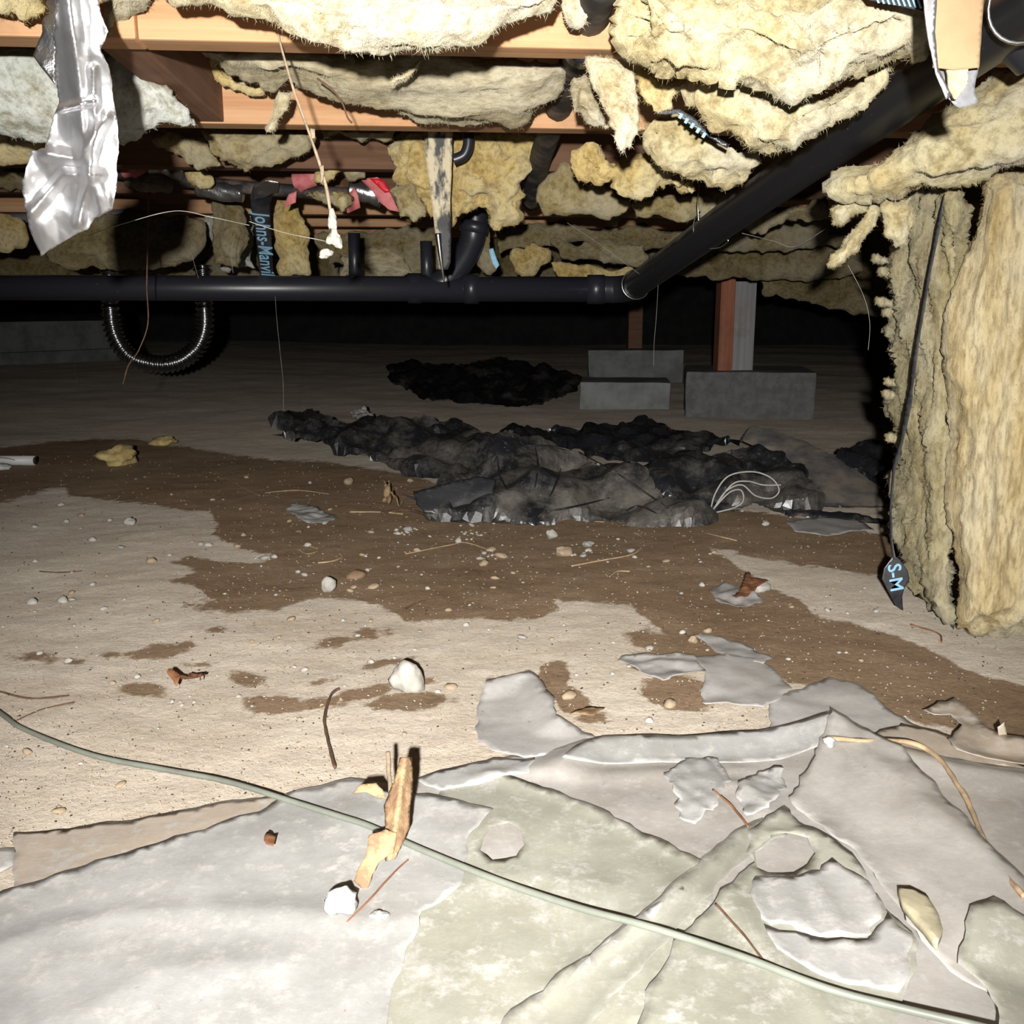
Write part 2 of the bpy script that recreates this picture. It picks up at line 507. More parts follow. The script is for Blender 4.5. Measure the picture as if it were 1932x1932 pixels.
def make_creases(seed, n=7, f0=1.0, f1=3.2, warp=0.5):
    """creased-film relief: triangle waves in random directions give long straight sharp folds"""
    r = random.Random(seed * 31 + 5)
    waves = []
    for i in range(n):
        v = Vector((r.gauss(0, 1), r.gauss(0, 1), r.gauss(0, 1))).normalized()
        f = f0 * (f1 / f0) ** (i / max(1, n - 1))
        waves.append((v, f, r.uniform(0, 10), 1.0 / f ** 0.8))
    tot = sum(w[3] for w in waves)
    def h(q):
        w = noise.noise(q * 0.7) * warp
        s = 0.0
        for v, f, ph, a in waves:
            t = (q.dot(v) * f + ph + w) % 1.0
            s += a * (abs(t - 0.5) * 4 - 1)
        return s / tot
    return h

def triangulate(poly, step, jag, seed, holes=()):
    """points, triangles and number of rim points for an outline"""
    rim = densify(poly, step, jag, seed)
    pts = [Vector(p) for p in rim]
    edges = [(i, (i + 1) % len(rim)) for i in range(len(rim))]
    hp = []
    for h in holes:
        hr = densify(h, step, jag, seed + 5)
        s = len(pts)
        pts += [Vector(p) for p in hr]
        edges += [(s + i, s + (i + 1) % len(hr)) for i in range(len(hr))]
        hp.append(hr)
    a = np.array(rim)
    x0, y0 = a.min(0); x1, y1 = a.max(0)
    gx, gy = np.meshgrid(np.arange(x0, x1, step), np.arange(y0, y1, step * 0.87))
    gx = gx + (np.arange(gx.shape[0]) % 2)[:, None] * step * 0.5
    g = np.stack([gx.ravel(), gy.ravel()], 1)
    g += np.random.default_rng(seed + 11).uniform(-0.18, 0.18, g.shape) * step
    ok = inside(rim, g) & (edge_dist(rim, g) > step * 0.45)
    for h in hp:
        ok &= ~inside(h, g) & (edge_dist(h, g) > step * 0.45)
    pts += [Vector(p) for p in g[ok]]
    v, e, f, ov, oe, of = delaunay_2d_cdt(pts, edges, [], 1, 1e-6)
    f = [list(t) for t in f]
    V = np.array([(p.x, p.y) for p in v])
    if hp:
        c = np.array([V[t].mean(0) for t in f])
        bad = np.zeros(len(f), bool)
        for h in hp:
            bad |= inside(h, c)
        f = [t for t, b in zip(f, bad) if not b]
    return V, f, rim, hp

def fibres(parent, me_world, mat, n, length, seed, width=0.00013):
    n = int(n * 3.2)
    length *= 0.42
    """loose glass fibres standing off a batt"""
    r = random.Random(seed)
    polys = me_world.polygons
    if len(polys) == 0 or n == 0:
        return
    vs_, fs = [], []
    vv = me_world.vertices
    for _ in range(n):
        p = polys[r.randrange(len(polys))]
        c = p.center
        nn = p.normal
        d = (nn * r.uniform(0.1, 1.0) + Vector((r.gauss(0, 1), r.gauss(0, 1), r.gauss(0, 1))) * 0.7)
        if d.length < 1e-4:
            continue
        d.normalize()
        L = length * r.uniform(0.3, 1.0)
        side = d.cross(Vector((0, 1, 0)))
        if side.length < 1e-3:
            side = Vector((1, 0, 0))
        side = side.normalized() * width
        bend = Vector((r.gauss(0, 1), r.gauss(0, 1), r.gauss(0, 1) - 0.5)) * L * 0.25
        a = c - nn * 0.001
        b = c + d * L * 0.5
        e = c + d * L + bend
        i = len(vs_)
        vs_ += [a - side, a + side, b + side * 0.8, b - side * 0.8, e]
        fs += [(i, i + 1, i + 2, i + 3), (i + 3, i + 2, i + 4)]
    fo = link('loose_fibres', mesh_from(vs_, fs), mat, parent, smooth=False)
    fo['kind'] = 'stuff'

def blob(name, poly, d, mat, thick=0.05, gx=0.0, gy=0.0, step=7, jag=5, amp=0.012, nsc=18, flow=(1, 1, 1), seed=1, rim=45,
         ridge=0.0, fuzz=0, fuzzlen=0.012, dfun=None, ground=False, backk=0.7, crease=0.0, flat=False, jit=0.0, soft=1):
    """a soft body whose outline is known: front and back surfaces bulge from a shared rim.
    d: distance of the middle of the outline; gx, gy: how distance changes per 100 px across / down"""
    V, f, rm, _ = triangulate(poly, step, jag, seed)
    c = np.array(poly, float).mean(0)
    dist = edge_dist(rm, V)
    nrim = dist < 1e-3
    t = np.clip(dist / rim, 0, 1)
    inf = np.sin(t * math.pi / 2) ** (0.8 if not crease else 0.55)
    if dfun is None:
        dd = d + gx * (V[:, 0] - c[0]) / 100 + gy * (V[:, 1] - c[1]) / 100
    else:
        dd = np.array([dfun(p[0], p[1]) for p in V])
    front = [P(p[0], p[1], q - thick * 0.5 * k) for p, q, k in zip(V, dd, inf)]
    verts = list(front)
    back = {}
    for i in range(len(V)):
        if nrim[i]:
            back[i] = i
        else:
            back[i] = len(verts)
            verts.append(P(V[i][0], V[i][1], dd[i] + thick * backk * inf[i]))
    faces = []
    for a in f:
        faces.append(tuple(reversed(a)))
        faces.append(tuple(back[i] for i in a))
    faces = [q for q in faces if len(set(q)) == 3]
    me = mesh_from(verts, faces)
    bm = bmesh.new()
    bm.from_mesh(me)
    bmesh.ops.recalc_face_normals(bm, faces=bm.faces[:])
    bm.normal_update()
    fl = Vector(flow)
    sd = Vector((seed * 3.7, seed * 1.3, seed * 2.1))
    moves = []
    ch = make_creases(seed, 8, 0.45, 2.6, 0.12)
    for v in bm.verts:
        q = Vector((v.co.x * fl.x, v.co.y * fl.y, v.co.z * fl.z)) * nsc + sd
        h = noise.fractal(q, 0.7, 2.1, 5)
        if ridge:
            h += ridge * (0.5 - abs(noise.noise(q * 0.8)) * 2 + 0.5 * (0.5 - abs(noise.noise(q * 1.9 + sd)) * 2))
        if crease:
            h = crease * ch(q) + jit * noise.noise(q * 9.0)
        moves.append(v.normal * (h * amp))
    for v, mv in zip(bm.verts, moves):
        v.co += mv
        if ground:
            v.co.z = max(v.co.z, gh(v.co.x, v.co.y) + 0.0015)
    if not crease:
        for _ in range(soft):
            bmesh.ops.smooth_vert(bm, verts=bm.verts[:], factor=0.5, use_axis_x=True, use_axis_y=True, use_axis_z=True)
    bm.normal_update()
    bm.to_mesh(me)
    bm.free()
    o = link(name, me, mat, smooth=not flat)
    if fuzz:
        fibres(o, me, mat, fuzz, fuzzlen, seed)
    kids = list(o.children)
    c0 = Vector(o.location)
    recentre(o)
    for k in kids:                       # children keep their place
        n = len(k.data.vertices)
        a = np.empty(n * 3, dtype=np.float32)
        k.data.vertices.foreach_get('co', a)
        a = a.reshape(-1, 3) - np.array(o.location)
        k.data.vertices.foreach_set('co', a.ravel())
        k.data.update()
        k.matrix_parent_inverse = Matrix.Identity(4)
    return o

def flap(name, poly, d, mat, gx=0.0, gy=0.0, step=7, jag=2, amp=0.006, nsc=22, seed=1, thick=0.0006, dfun=None, holes=(), creases=(), parent=None, facet=1.0):
    """a thin crumpled sheet hanging or standing: outline plus distance"""
    V, f, rm, _ = triangulate(poly, step, jag, seed, holes)
    c = np.array(poly, float).mean(0)
    ch = make_creases(seed, 9, 0.25, 2.4)
    verts = []
    cd = [(edge_dist(cr, V, False), a, w) for cr, a, w in creases]
    for i, p in enumerate(V):
        dd = dfun(p[0], p[1]) if dfun else d + gx * (p[0] - c[0]) / 100 + gy * (p[1] - c[1]) / 100
        q = P(p[0], p[1], dd)
        s = q * nsc + Vector((seed, seed * 2, seed * 3))
        h = 1.6 * facet * ch(s) + 0.5 * noise.noise(s * 0.5)
        dd += h * amp
        for ds, a, w in cd:
            dd -= a * max(0.0, 1 - ds[i] / w)
        verts.append(P(p[0], p[1], dd))
    faces = [tuple(reversed(t)) for t in f]
    o = link(name, mesh_from(verts, faces), mat, parent)
    md = o.modifiers.new('thickness', 'SOLIDIFY')
    md.thickness = thick
    md.offset = 0
    if parent is None:
        recentre(o)
    return o

FOLDS = []
FILM_RELIEF = make_creases(3, 9, 0.30, 1.9)

def ground_sheet(name, poly, mat, lift=0.004, step=0.007, jag=0.004, seed=1, folds=(), wr=0.003, nsc=14, holes=(), edge_up=0.0, thick=0.0003, shared=False):
    """film lying on the soil: outline given by the spots where its rim lies.
    shared: films that lie on each other follow the same relief and the folds below them"""
    gp = [G(*p).xy for p in poly]
    hs = [[tuple(G(*p).xy) for p in h] for h in holes]
    V, f, rm, _ = triangulate([tuple(p) for p in gp], step, jag, seed, hs)
    own = [(np.array([tuple(G(*p).xy) for p in line]), a, w) for line, a, w in folds]
    if shared:
        FOLDS.extend(own)
        use = FOLDS
    else:
        use = own
    fd = [(edge_dist(l, V, False), a, w) for l, a, w in use]
    rd = edge_dist(rm, V)
    ch = FILM_RELIEF if shared else make_creases(seed, 8, 0.35, 2.2)
    verts = []
    for i, p in enumerate(V):
        s = Vector((p[0], p[1], 0.0 if shared else seed * 1.7)) * nsc
        z = gh(p[0], p[1]) + lift + wr * (ch(s) + 0.6)
        for ds, a, wd in fd:
            z += a * max(0.0, 1 - ds[i] / wd) ** 1.3
        if edge_up:
            z += edge_up * max(0.0, 1 - rd[i] / 0.03)
        verts.append((p[0], p[1], z))
    me = mesh_from(verts, f)
    at = me.attributes.new('rim', 'FLOAT', 'POINT')
    at.data.foreach_set('value', np.clip(1 - rd / 0.008, 0, 1).astype(np.float32))
    o = link(name, me, mat)
    md = o.modifiers.new('thickness', 'SOLIDIFY')
    md.thickness = thick
    md.offset = 0
    return recentre(o)

def smooth_path(pts, n=8):
    pts = [Vector(p) for p in pts]
    if len(pts) < 3:
        return pts
    out = []
    for i in range(len(pts) - 1):
        p0 = pts[max(i - 1, 0)]; p1 = pts[i]; p2 = pts[i + 1]; p3 = pts[min(i + 2, len(pts) - 1)]
        for k in range(n):
            t = k / n
            out.append(0.5 * ((2 * p1) + (p2 - p0) * t + (2 * p0 - 5 * p1 + 4 * p2 - p3) * t * t + (3 * p1 - p0 - 3 * p2 + p3) * t ** 3))
    out.append(pts[-1])
    return out

def tube_mesh(pts, rad, segs=12, caps=True, rough=0.0, seed=1):
    """rad: number or function of t in 0..1"""
    n = len(pts)
    verts, faces = [], []
    up = None
    for i, p in enumerate(pts):
        t = (pts[min(i + 1, n - 1)] - pts[max(i - 1, 0)]).normalized()
        if up is None:
            up = t.orthogonal().normalized()
        else:
            up = (up - t * up.dot(t)).normalized()
        sd = t.cross(up)
        r = rad(i / (n - 1)) if callable(rad) else rad
        for k in range(segs):
            a = 2 * math.pi * k / segs
            rr = r
            if rough:
                rr *= 1 + rough * noise.noise(p * 60 + Vector((math.cos(a), math.sin(a), seed)) * 1.5)
            verts.append(p + (up * math.cos(a) + sd * math.sin(a)) * rr)
    for i in range(n - 1):
        for k in range(segs):
            a = i * segs + k
            b = i * segs + (k + 1) % segs
            faces.append((a, b, b + segs, a + segs))
    if caps:
        faces.append(tuple(range(segs - 1, -1, -1)))
        faces.append(tuple((n - 1) * segs + k for k in range(segs)))
    return mesh_from(verts, faces)

def tube(name, pts, rad, mat, parent=None, segs=12, sm=8, rough=0.0, seed=1):
    path = smooth_path(pts, sm) if sm else [Vector(p) for p in pts]
    o = link(name, tube_mesh(path, rad, segs, True, rough, seed), mat, parent)
    if parent is None:
        recentre(o)
    return o

def box_mesh(cx, cy, cz, sx, sy, sz, bev=0.002, rough=0.0, seed=0, cuts=0):
    bm = bmesh.new()
    bmesh.ops.create_cube(bm, size=1)
    for v in bm.verts:
        v.co = Vector((v.co.x * sx, v.co.y * sy, v.co.z * sz))
    bmesh.ops.bevel(bm, geom=bm.edges[:], offset=bev, segments=2, affect='EDGES', profile=0.6)
    if cuts:
        bmesh.ops.subdivide_edges(bm, edges=bm.edges[:], cuts=cuts, use_grid_fill=True)
        for v in bm.verts:
            v.co += Vector((noise.noise(v.co * 17 + Vector((seed, 0, 0))), noise.noise(v.co * 17 + Vector((0, seed, 5))), noise.noise(v.co * 17 + Vector((9, 0, seed))))) * rough
    for v in bm.verts:
        v.co += Vector((cx, cy, cz))
    me = bpy.data.meshes.new('mesh')
    bm.to_mesh(me)
    bm.free()
    return me

def rock_mesh(seed, sub=2, ang=0.25, flat=0.7):
    bm = bmesh.new()
    bmesh.ops.create_icosphere(bm, subdivisions=sub, radius=1)
    s = Vector((seed * 2.3, seed * 5.1, seed * 1.7))
    for v in bm.verts:
        k = 1 + ang * noise.noise(v.co * 0.9 + s) + 0.35 * ang * noise.noise(v.co * 2.4 + s)
        v.co = v.co * k
        v.co.z *= flat
    me = bpy.data.meshes.new('stone')
    bm.to_mesh(me)
    bm.free()
    return me

# ================================================================== SETTING
YAW = math.radians(4.8)          # the building is turned a little against the view
JB = H + 0.22                    # underside of the joists
JH = 0.185

# ---- soil, with the damp patch as a stain
WET = [(-400, 850), (0, 845), (60, 838), (100, 833), (180, 828), (260, 828), (290, 836), (350, 845), (420, 855), (480, 862), (540, 868), (600, 870), (680, 880),
       (740, 890), (790, 900), (880, 940), (1000, 960), (1330, 960), (1400, 965), (1500, 980), (1600, 1000), (1700, 1020), (1700, 1080), (1640, 1085), (1560, 1075), (1450, 1058), (1380, 1043), (1335, 1040),
       (1400, 1075), (1450, 1110), (1510, 1135), (1530, 1160), (1600, 1175), (1650, 1190), (1740, 1220), (1800, 1250), (1850, 1275), (1932, 1290), (2400, 1340), (2400, 1480), (1932, 1400),
       (1800, 1350), (1700, 1330), (1600, 1310), (1480, 1290), (1440, 1260), (1380, 1240), (1300, 1222), (1265, 1205), (1240, 1185), (1190, 1150), (1160, 1142), (1120, 1140), (1070, 1138), (1040, 1128),
       (1055, 1150), (1030, 1165), (960, 1172), (900, 1168), (800, 1172), (760, 1167), (735, 1150), (690, 1138), (620, 1130), (570, 1133), (530, 1150), (480, 1152), (430, 1142), (390, 1122), (372, 1105), (330, 1098), (312, 1096),
       (350, 1088), (375, 1078), (318, 1060), (360, 1052), (420, 1058), (480, 1064), (515, 1050), (470, 1040), (430, 1025), (400, 1010), (412, 990), (395, 965), (340, 962), (280, 952), (200, 945), (130, 938), (125, 920), (60, 925), (20, 948), (-400, 975)]
SPOTS = [(305, 1220, 52, 13, -8), (275, 1228, 30, 7, 0), (205, 1230, 20, 6, 0), (60, 1235, 40, 8, 0), (275, 1292, 45, 12, 0), (465, 1266, 34, 12, 10), (370, 1243, 22, 5, 0), (520, 1318, 70, 18, 3), (600, 1318, 40, 10, 0),
         (615, 1276, 30, 6, -6), (630, 1207, 26, 8, 0), (665, 1200, 60, 6, -8), (690, 1193, 24, 10, 0), (770, 1318, 75, 20, -3), (690, 1300, 60, 14, -12), (735, 1243, 45, 6, -6), (800, 1280, 22, 5, 0), (1045, 1275, 30, 34, 20), (1080, 1320, 35, 24, 20),
         (990, 1282, 50, 8, 5), (1120, 1352, 30, 10, 0), (1280, 1225, 100, 26, 12), (1280, 1310, 70, 32, 10), (1240, 1250, 60, 20, 0), (400, 1185, 30, 5, -5), (140, 1243, 12, 5, 0), (45, 905, 60, 30, 0), (1745, 1340, 160, 22, 12), (420, 1140, 60, 12, 0)]

def graded(lo, hi, n, centre, width):
    """coordinates packed around the centre"""
    u = np.linspace(math.asinh((lo - centre) / width), math.asinh((hi - centre) / width), n)
    return centre + width * np.sinh(u)

def build_soil():
    xs = graded(-5.2, 5.2, 420, 0.1, 0.75)
    ys = graded(-1.2, 10.5, 520, 1.0, 0.55)
    X, Y = np.meshgrid(xs, ys)
    nx, ny = len(xs), len(ys)
    Z = np.array([gh(a, b) + 0.0016 * noise.fractal(Vector((a * 22, b * 22, 0)), 0.8, 2.1, 3) for a, b in zip(X.ravel(), Y.ravel())])
    co = np.stack([X.ravel(), Y.ravel(), Z], 1)
    idx = np.arange(nx * ny).reshape(ny, nx)
    q = np.stack([idx[:-1, :-1], idx[:-1, 1:], idx[1:, 1:], idx[1:, :-1]], -1).reshape(-1, 4)
    me = bpy.data.meshes.new('soil')
    me.from_pydata(co.tolist(), [], q.tolist())
    # damp stain, from the outline of the patch on the soil
    px, py = proj(co[:, 0], co[:, 1], co[:, 2] * 0)
    pts = np.stack([px, py], 1)
    vis = (co[:, 1] > 0.3)
    sd = np.full(len(co), -200.0)
    pv = pts[vis]
    w = np.where(inside(WET, pv), 1, -1) * edge_dist(WET, pv)
    for cx, cy, rx, ry, an in SPOTS:
        a = math.radians(an)
        dx, dy = pv[:, 0] - cx, pv[:, 1] - cy
        ex = (dx * math.cos(a) + dy * math.sin(a)) / rx
        ey = (-dx * math.sin(a) + dy * math.cos(a)) / ry
        w = np.maximum(w, (1 - np.hypot(ex, ey)) * ry * 0.9)
    sd[vis] = w
    wet = np.clip(0.5 + sd / 34.0, 0, 1)
    at = me.attributes.new('wet', 'FLOAT', 'POINT')
    at.data.foreach_set('value', wet.astype(np.float32))
    me.update()
    o = link('floor', me, M['soil'])
    o['kind'] = 'structure'
    o['label'] = 'pale gritty soil floor with a winding dark damp stain'
    return o
build_soil()

# ---- subfloor above, foundation walls
def struct(name, me, mat, label):
    o = link(name, me, mat, smooth=False)
    o['kind'] = 'structure'
    o['label'] = label
    return o

struct('ceiling', box_mesh(0, 4.6, JB + JH + 0.012, 10.4, 11.6, 0.024), M['subfloor'], 'plywood subfloor above the timber joists')

def wall_between(name, a, b, h, t, mat, label, course=None):
    a = Vector(a); b = Vector(b)
    L = (b - a).length
    me = box_mesh(0, 0, h / 2 - 0.05, L, t, h + 0.1, 0.004)
    o = struct(name, me, mat, label)
    mid = (a + b) / 2
    o.location = (mid.x, mid.y, 0)
    o.rotation_euler = (0, 0, math.atan2((b - a).y, (b - a).x))
    return o
wl = wall_between('wall_left', (-3.60, 5.30), (-2.72, 6.60), 0.30, 0.20, M['darkconcrete'], 'low grey concrete foundation wall')
struct('trim_1', box_mesh(0, 0, 0, 1.60, 0.34, 0.10, 0.004), M['darkconcrete'], 'stepped concrete footing along the foundation wall')
bpy.data.objects['trim_1'].location = (-3.16, 5.95, 0.07)
bpy.data.objects['trim_1'].rotation_euler = (0, 0, math.atan2(1.30, 0.88))
wall_between('wall_back', (-5.2, 10.2), (5.2, 10.2), JB + 0.2, 0.2, M['backwall'], 'shadow-toned concrete wall at the far end')
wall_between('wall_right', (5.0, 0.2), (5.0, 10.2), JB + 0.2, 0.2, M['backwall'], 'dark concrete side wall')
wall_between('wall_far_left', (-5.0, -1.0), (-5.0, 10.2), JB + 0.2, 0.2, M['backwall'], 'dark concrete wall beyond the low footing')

# ---- joists
ROTJ = Matrix.Rotation(YAW, 4, 'Z')
def joist(name, xa, xb, d, label, th=0.038, mat='joist', drop=0.0):
    me = box_mesh((xa + xb) / 2, 0, 0, xb - xa, th, JH, 0.0025)
    o = link(name, me, M[mat], smooth=False)
    o.rotation_euler = (0, 0, YAW)
    o.location = (0, d + th / 2, JB + JH / 2 - drop)
    return tag(o, label, 'joist', 'floor joists overhead')
joist('floor_joist', -0.322, 2.6, 0.925, 'orange timber floor joist under the hanging cream batt, butted end showing')
joist('floor_joist', -2.6, -0.318, 0.915, 'short lapped floor joist end beside the hanging foil', drop=0.002)
joist('floor_joist', -2.9, 2.9, 1.325, 'orange floor joist meeting the short brown blocking', drop=0.0)
joist('floor_joist', -3.2, 3.2, 1.735, 'shade-darkened floor joist behind the torn yellow clump', mat='joistdark')
joist('floor_joist', -3.2, 3.2, 2.14, 'shade-darkened floor joist hidden above the long black drain pipe', mat='joistdark')
joist('floor_joist', -3.6, 3.6, 2.54, 'reddish floor joist behind the pink wrapped pipe', drop=0.004)
for k in range(8):
    joist('floor_joist', -4.4, 4.4, 2.98 + 0.406 * k, 'dim floor joist in the dark far bays')

# ---- blocking between the two nearest joists
def blocking(xa, ya, xb, yb, label, mat):
    a = Vector((xa, ya)); b = Vector((xb, yb))
    L = (b - a).length
    me = box_mesh(0, 0, 0, L, 0.038, JH - 0.01, 0.002)
    o = link('joist_blocking', me, M[mat], smooth=False)
    o.location = ((xa + xb) / 2, (ya + yb) / 2, JB + JH / 2 - 0.003)
    o.rotation_euler = (0, 0, math.atan2(yb - ya, xb - xa))
    return tag(o, label, 'joist')
blocking(-0.345, 0.935, -0.377, 1.300, 'dark brown timber blocking between two orange joists', 'darkwood')

# ---- pier pads, posts
def pad_block(px0, px1, py_top, py_bot, depth, rot, label, mat='concrete'):
    g = G((px0 + px1) / 2, py_bot)
    w = (px1 - px0) / F * g.y * 1.02
    top = P((px0 + px1) / 2, py_top, g.y)
    h = top.z + 0.02
    me = box_mesh(0, depth / 2, h / 2 - 0.02, w, depth, h, 0.006, 0.004, seed=px0, cuts=5)
    o = link('concrete_block', me, M[mat], smooth=False)
    o.location = (g.x, g.y, g.z)
    o.rotation_euler = (0, 0, rot)
    return tag(o, label, 'block')
pad_block(1296, 1530, 703, 790, 0.40, math.radians(-9), 'pale grey concrete pier block carrying the two-board post')
pad_block(1112, 1285, 662, 722, 0.30, math.radians(-4), 'dim concrete block set back behind the dark heap', 'darkconcrete')
pad_block(1095, 1262, 722, 772, 0.30, math.radians(-6), 'low dark concrete block left of the pale pier block', 'darkconcrete')

pst = empty('timber_post', P(1390, 700, 3.62))
def post_board(px0, px1, d, mat, zt):
    a = P(px0, 700, d); b = P(px1, 700, d)
    z0 = P(1390, 704, 3.62).z
    z1 = zt
    me = box_mesh((a.x + b.x) / 2, d + 0.045, (z0 + z1) / 2, b.x - a.x, 0.09, z1 - z0, 0.002)
    return link('post_board', me, M[mat], pst, smooth=False)
post_board(1354, 1381, 3.60, 'redwood', JB + 0.05)
post_board(1381, 1420, 3.61, 'greywood', P(1400, 531, 3.62).z)
tag(pst, 'post of a reddish board and a grey board on a block', 'post')
pst2 = link('timber_post', box_mesh(0, 0, 0.31, 0.075, 0.09, 0.62, 0.003), M['darkwood'], smooth=False)
g = G(1200, 718)
pst2.location = (g.x, g.y + 0.12, 0.02)
tag(pst2, 'dark brown timber post standing behind the dim blocks', 'post')

# ================================================================== PIPES
R = 0.0255
def hub(parent, a, b, r, name='pipe_collar', mat='abs'):
    return tube(name, [a, b], r, M[mat], parent, segs=24, sm=0)

DM = 2.08
mp = empty('drain_pipe', P(700, 545, DM))
A0 = P(-500, 541, DM - 0.03); A1 = P(1110, 546, DM + 0.0)
E0 = P(1150, 546, DM); E1 = P(1188, 541, DM - 0.02)
tube('pipe_run', [A0, A1], R, M['abs'], mp, segs=28, sm=0)
hub(mp, P(1108, 546, DM), P(1140, 546, DM), R * 1.16)
tube('pipe_elbow', [P(1136, 546, DM), P(1165, 546, DM), P(1192, 541, DM - 0.03), P(1212, 528, DM - 0.09)], R * 1.06, M['abs'], mp, segs=24)
hub(mp, P(770, 544, DM), P(794, 544, DM), R * 1.2)
hub(mp, P(876, 545, DM), P(903, 545, DM), R * 1.2)
tube('tee_body', [P(790, 544, DM), P(880, 545, DM)], R * 1.1, M['abs'], mp, segs=24, sm=0)
tube('tee_branch', [P(815, 543, DM), P(845, 525, DM), P(872, 492, DM + 0.01), P(890, 455, DM + 0.02), P(894, 430, DM + 0.02)], R * 1.02, M['abs'], mp, segs=24)
hub(mp, P(893, 440, DM + 0.02), P(897, 418, DM + 0.02), R * 1.18)
tube('pipe_riser', [P(896, 425, DM + 0.02), P(899, 360, DM + 0.02), P(902, 250, DM + 0.02)], R * 1.0, M['abs'], mp, segs=24)
tag(mp, 'long level black plastic drain pipe with a wye fitting', 'pipe')

dp = empty('drain_pipe', P(1500, 370, 1.3))
pts = [P(1196, 541, 2.03), P(1400, 393, 1.46), P(1730, 160, 0.985), P(2080, -90, 0.75)]
tube('pipe_run', pts, R, M['abs_dusty'], dp, segs=32, sm=10)
tag(dp, 'sloping black drain pipe with dust along its underside', 'pipe')

# wire hangers round the sloping pipe
def ring_at(centre, axis, r, wr, name, mat, parent=None, arc=(0, 2 * math.pi), n=28, tail=()):
    axis = axis.normalized()
    u = axis.orthogonal().normalized()
    if abs(axis.z) < 0.95:
        u = (Vector((0, 0, 1)) - axis * axis.z).normalized()
    w = axis.cross(u)
    path = [centre + (u * math.cos(a) + w * math.sin(a)) * r for a in np.linspace(arc[0], arc[1], n)]
    path = list(tail) + path
    return tube(name, path, wr, mat, parent, segs=8, sm=0)
ax = pts[1] - pts[0]
c1 = P(1345, 430, 1.60)
h1 = ring_at(c1, ax, R * 1.25, 0.0011, 'pipe_hanger', M['metal'], arc=(-2.2, -5.6), tail=[P(1321, 335, 1.60), P(1316, 380, 1.60), P(1318, 420, 1.59)])
tag(h1, 'bent wire hanger loop under the sloping pipe', 'hanger')
h2 = ring_at(P(1200, 537, 2.02), ax, R * 1.14, 0.0013, 'pipe_hanger', M['metal'])
tag(h2, 'shiny wire ring at the low end of the sloping pipe', 'hanger')

# mud smeared strap hanging in front of the wye
ms = empty('hanging_strap', P(838, 520, 1.9))
flap('strap_blade', [(800, 38), (855, 38), (855, 225), (853, 300), (850, 380), (851, 450), (850, 495), (845, 508), (828, 508), (822, 440), (812, 360), (803, 300), (800, 225)], 1.78, M['abs_mud'], dfun=lambda x, y: 1.565 + (y - 240) * 0.0001, step=6, jag=0.6, amp=0.004, nsc=14, thick=0.010, parent=ms, seed=3)
tube('steel_tip', [P(826, 440, 1.575), P(832, 490, 1.58), P(838, 532, 1.59)], lambda t: 0.004 * (1 - t) + 0.0012, M['metal'], ms, segs=8)
tag(ms, 'mud-smeared black strap hanging down onto the wye fitting', 'strap')

# small black elbow behind the strap
eb = tube('pipe_elbow', [P(880, 236, 1.57), P(884, 268, 1.57), P(876, 292, 1.57), P(855, 302, 1.57)], 0.0085, M['abs'], segs=14)
tag(eb, 'small curved black pipe end beside the mud-smeared strap', 'pipe')
# short black stub pipes above the run
for px, y0, y1, d, lab in ((668, 440, 545, 2.085, 'short black stub pipe below the lint-knotted string'), (804, 455, 545, 2.085, 'short black pipe standing just left of the muddy strap')):
    s = tube('stub_pipe', [P(px, y0, d), P(px + 2, y1, d)], 0.0125, M['abs'], segs=16, sm=0)
    tag(s, lab, 'pipe')

# grimy pipe that runs away between the joists
gp = empty('vent_pipe', P(1075, 200, 1.3))
vp = [P(1140, -40, 0.80), P(1105, 60, 0.98), P(1065, 170, 1.24), P(1020, 300, 1.66), P(1003, 380, 1.98)]
tube('pipe_run', vp, lambda t: 0.0145 + 0.004 * t, M['dustpipe'], gp, segs=18, sm=8, rough=0.1)
tube('black_sleeve', [P(1108, 70, 0.965), P(1098, 92, 1.0)], 0.0185, M['abs'], gp, segs=20, sm=0)
ring_at(P(1104, 48, 0.94), vp[1] - vp[0], 0.0175, 0.0009, 'wire_ring', M['metal'], gp)
ring_at(P(1036, 212, 1.40), vp[2] - vp[1], 0.021, 0.0009, 'wire_ring', M['metal'], gp, arc=(0.3, 2.8))
tag(gp, 'grime-coated black vent pipe passing under the joists', 'pipe')

# pipe wrapped in foil and pink wrap
wp = empty('wrapped_pipe', P(480, 360, 1.95))
Wd = 1.92
tube('pipe_core', [P(215, 325, Wd), P(480, 355, Wd), P(770, 372, Wd)], 0.012, M['dustpipe'], wp, segs=14)
tube('foil_sleeve', [P(285, 308, Wd - 0.01), P(318, 312, Wd - 0.01), P(352, 326, Wd - 0.01)], 0.021, M['darkfoil'], wp, segs=20, rough=0.25)
tube('foil_sleeve', [P(372, 352, Wd - 0.01), P(415, 360, Wd - 0.01), P(458, 366, Wd - 0.01)], 0.0165, M['darkfoil'], wp, segs=20, rough=0.25, seed=4)
tube('foil_sleeve', [P(660, 358, Wd - 0.01), P(695, 362, Wd - 0.01), P(722, 374, Wd - 0.01)], 0.019, M['darkfoil'], wp, segs=20, rough=0.25, seed=6)
tube('pink_wrap', [P(232, 318, Wd), P(262, 318, Wd), P(290, 322, Wd)], lambda t: 0.017 + 0.006 * math.sin(t * 5), M['pink'], wp, segs=16, rough=0.3)
tube('pink_wrap', [P(560, 340, Wd - 0.02), P(600, 330, Wd - 0.03), P(632, 316, Wd - 0.03)], lambda t: 0.021 - 0.006 * t, M['pink'], wp, segs=16, rough=0.35, seed=3)
flap('pink_flap', [(668, 352), (650, 380), (655, 402), (680, 392), (676, 370)], Wd - 0.05, M['pink'], parent=wp, step=5, jag=1, seed=4, thick=0.002)
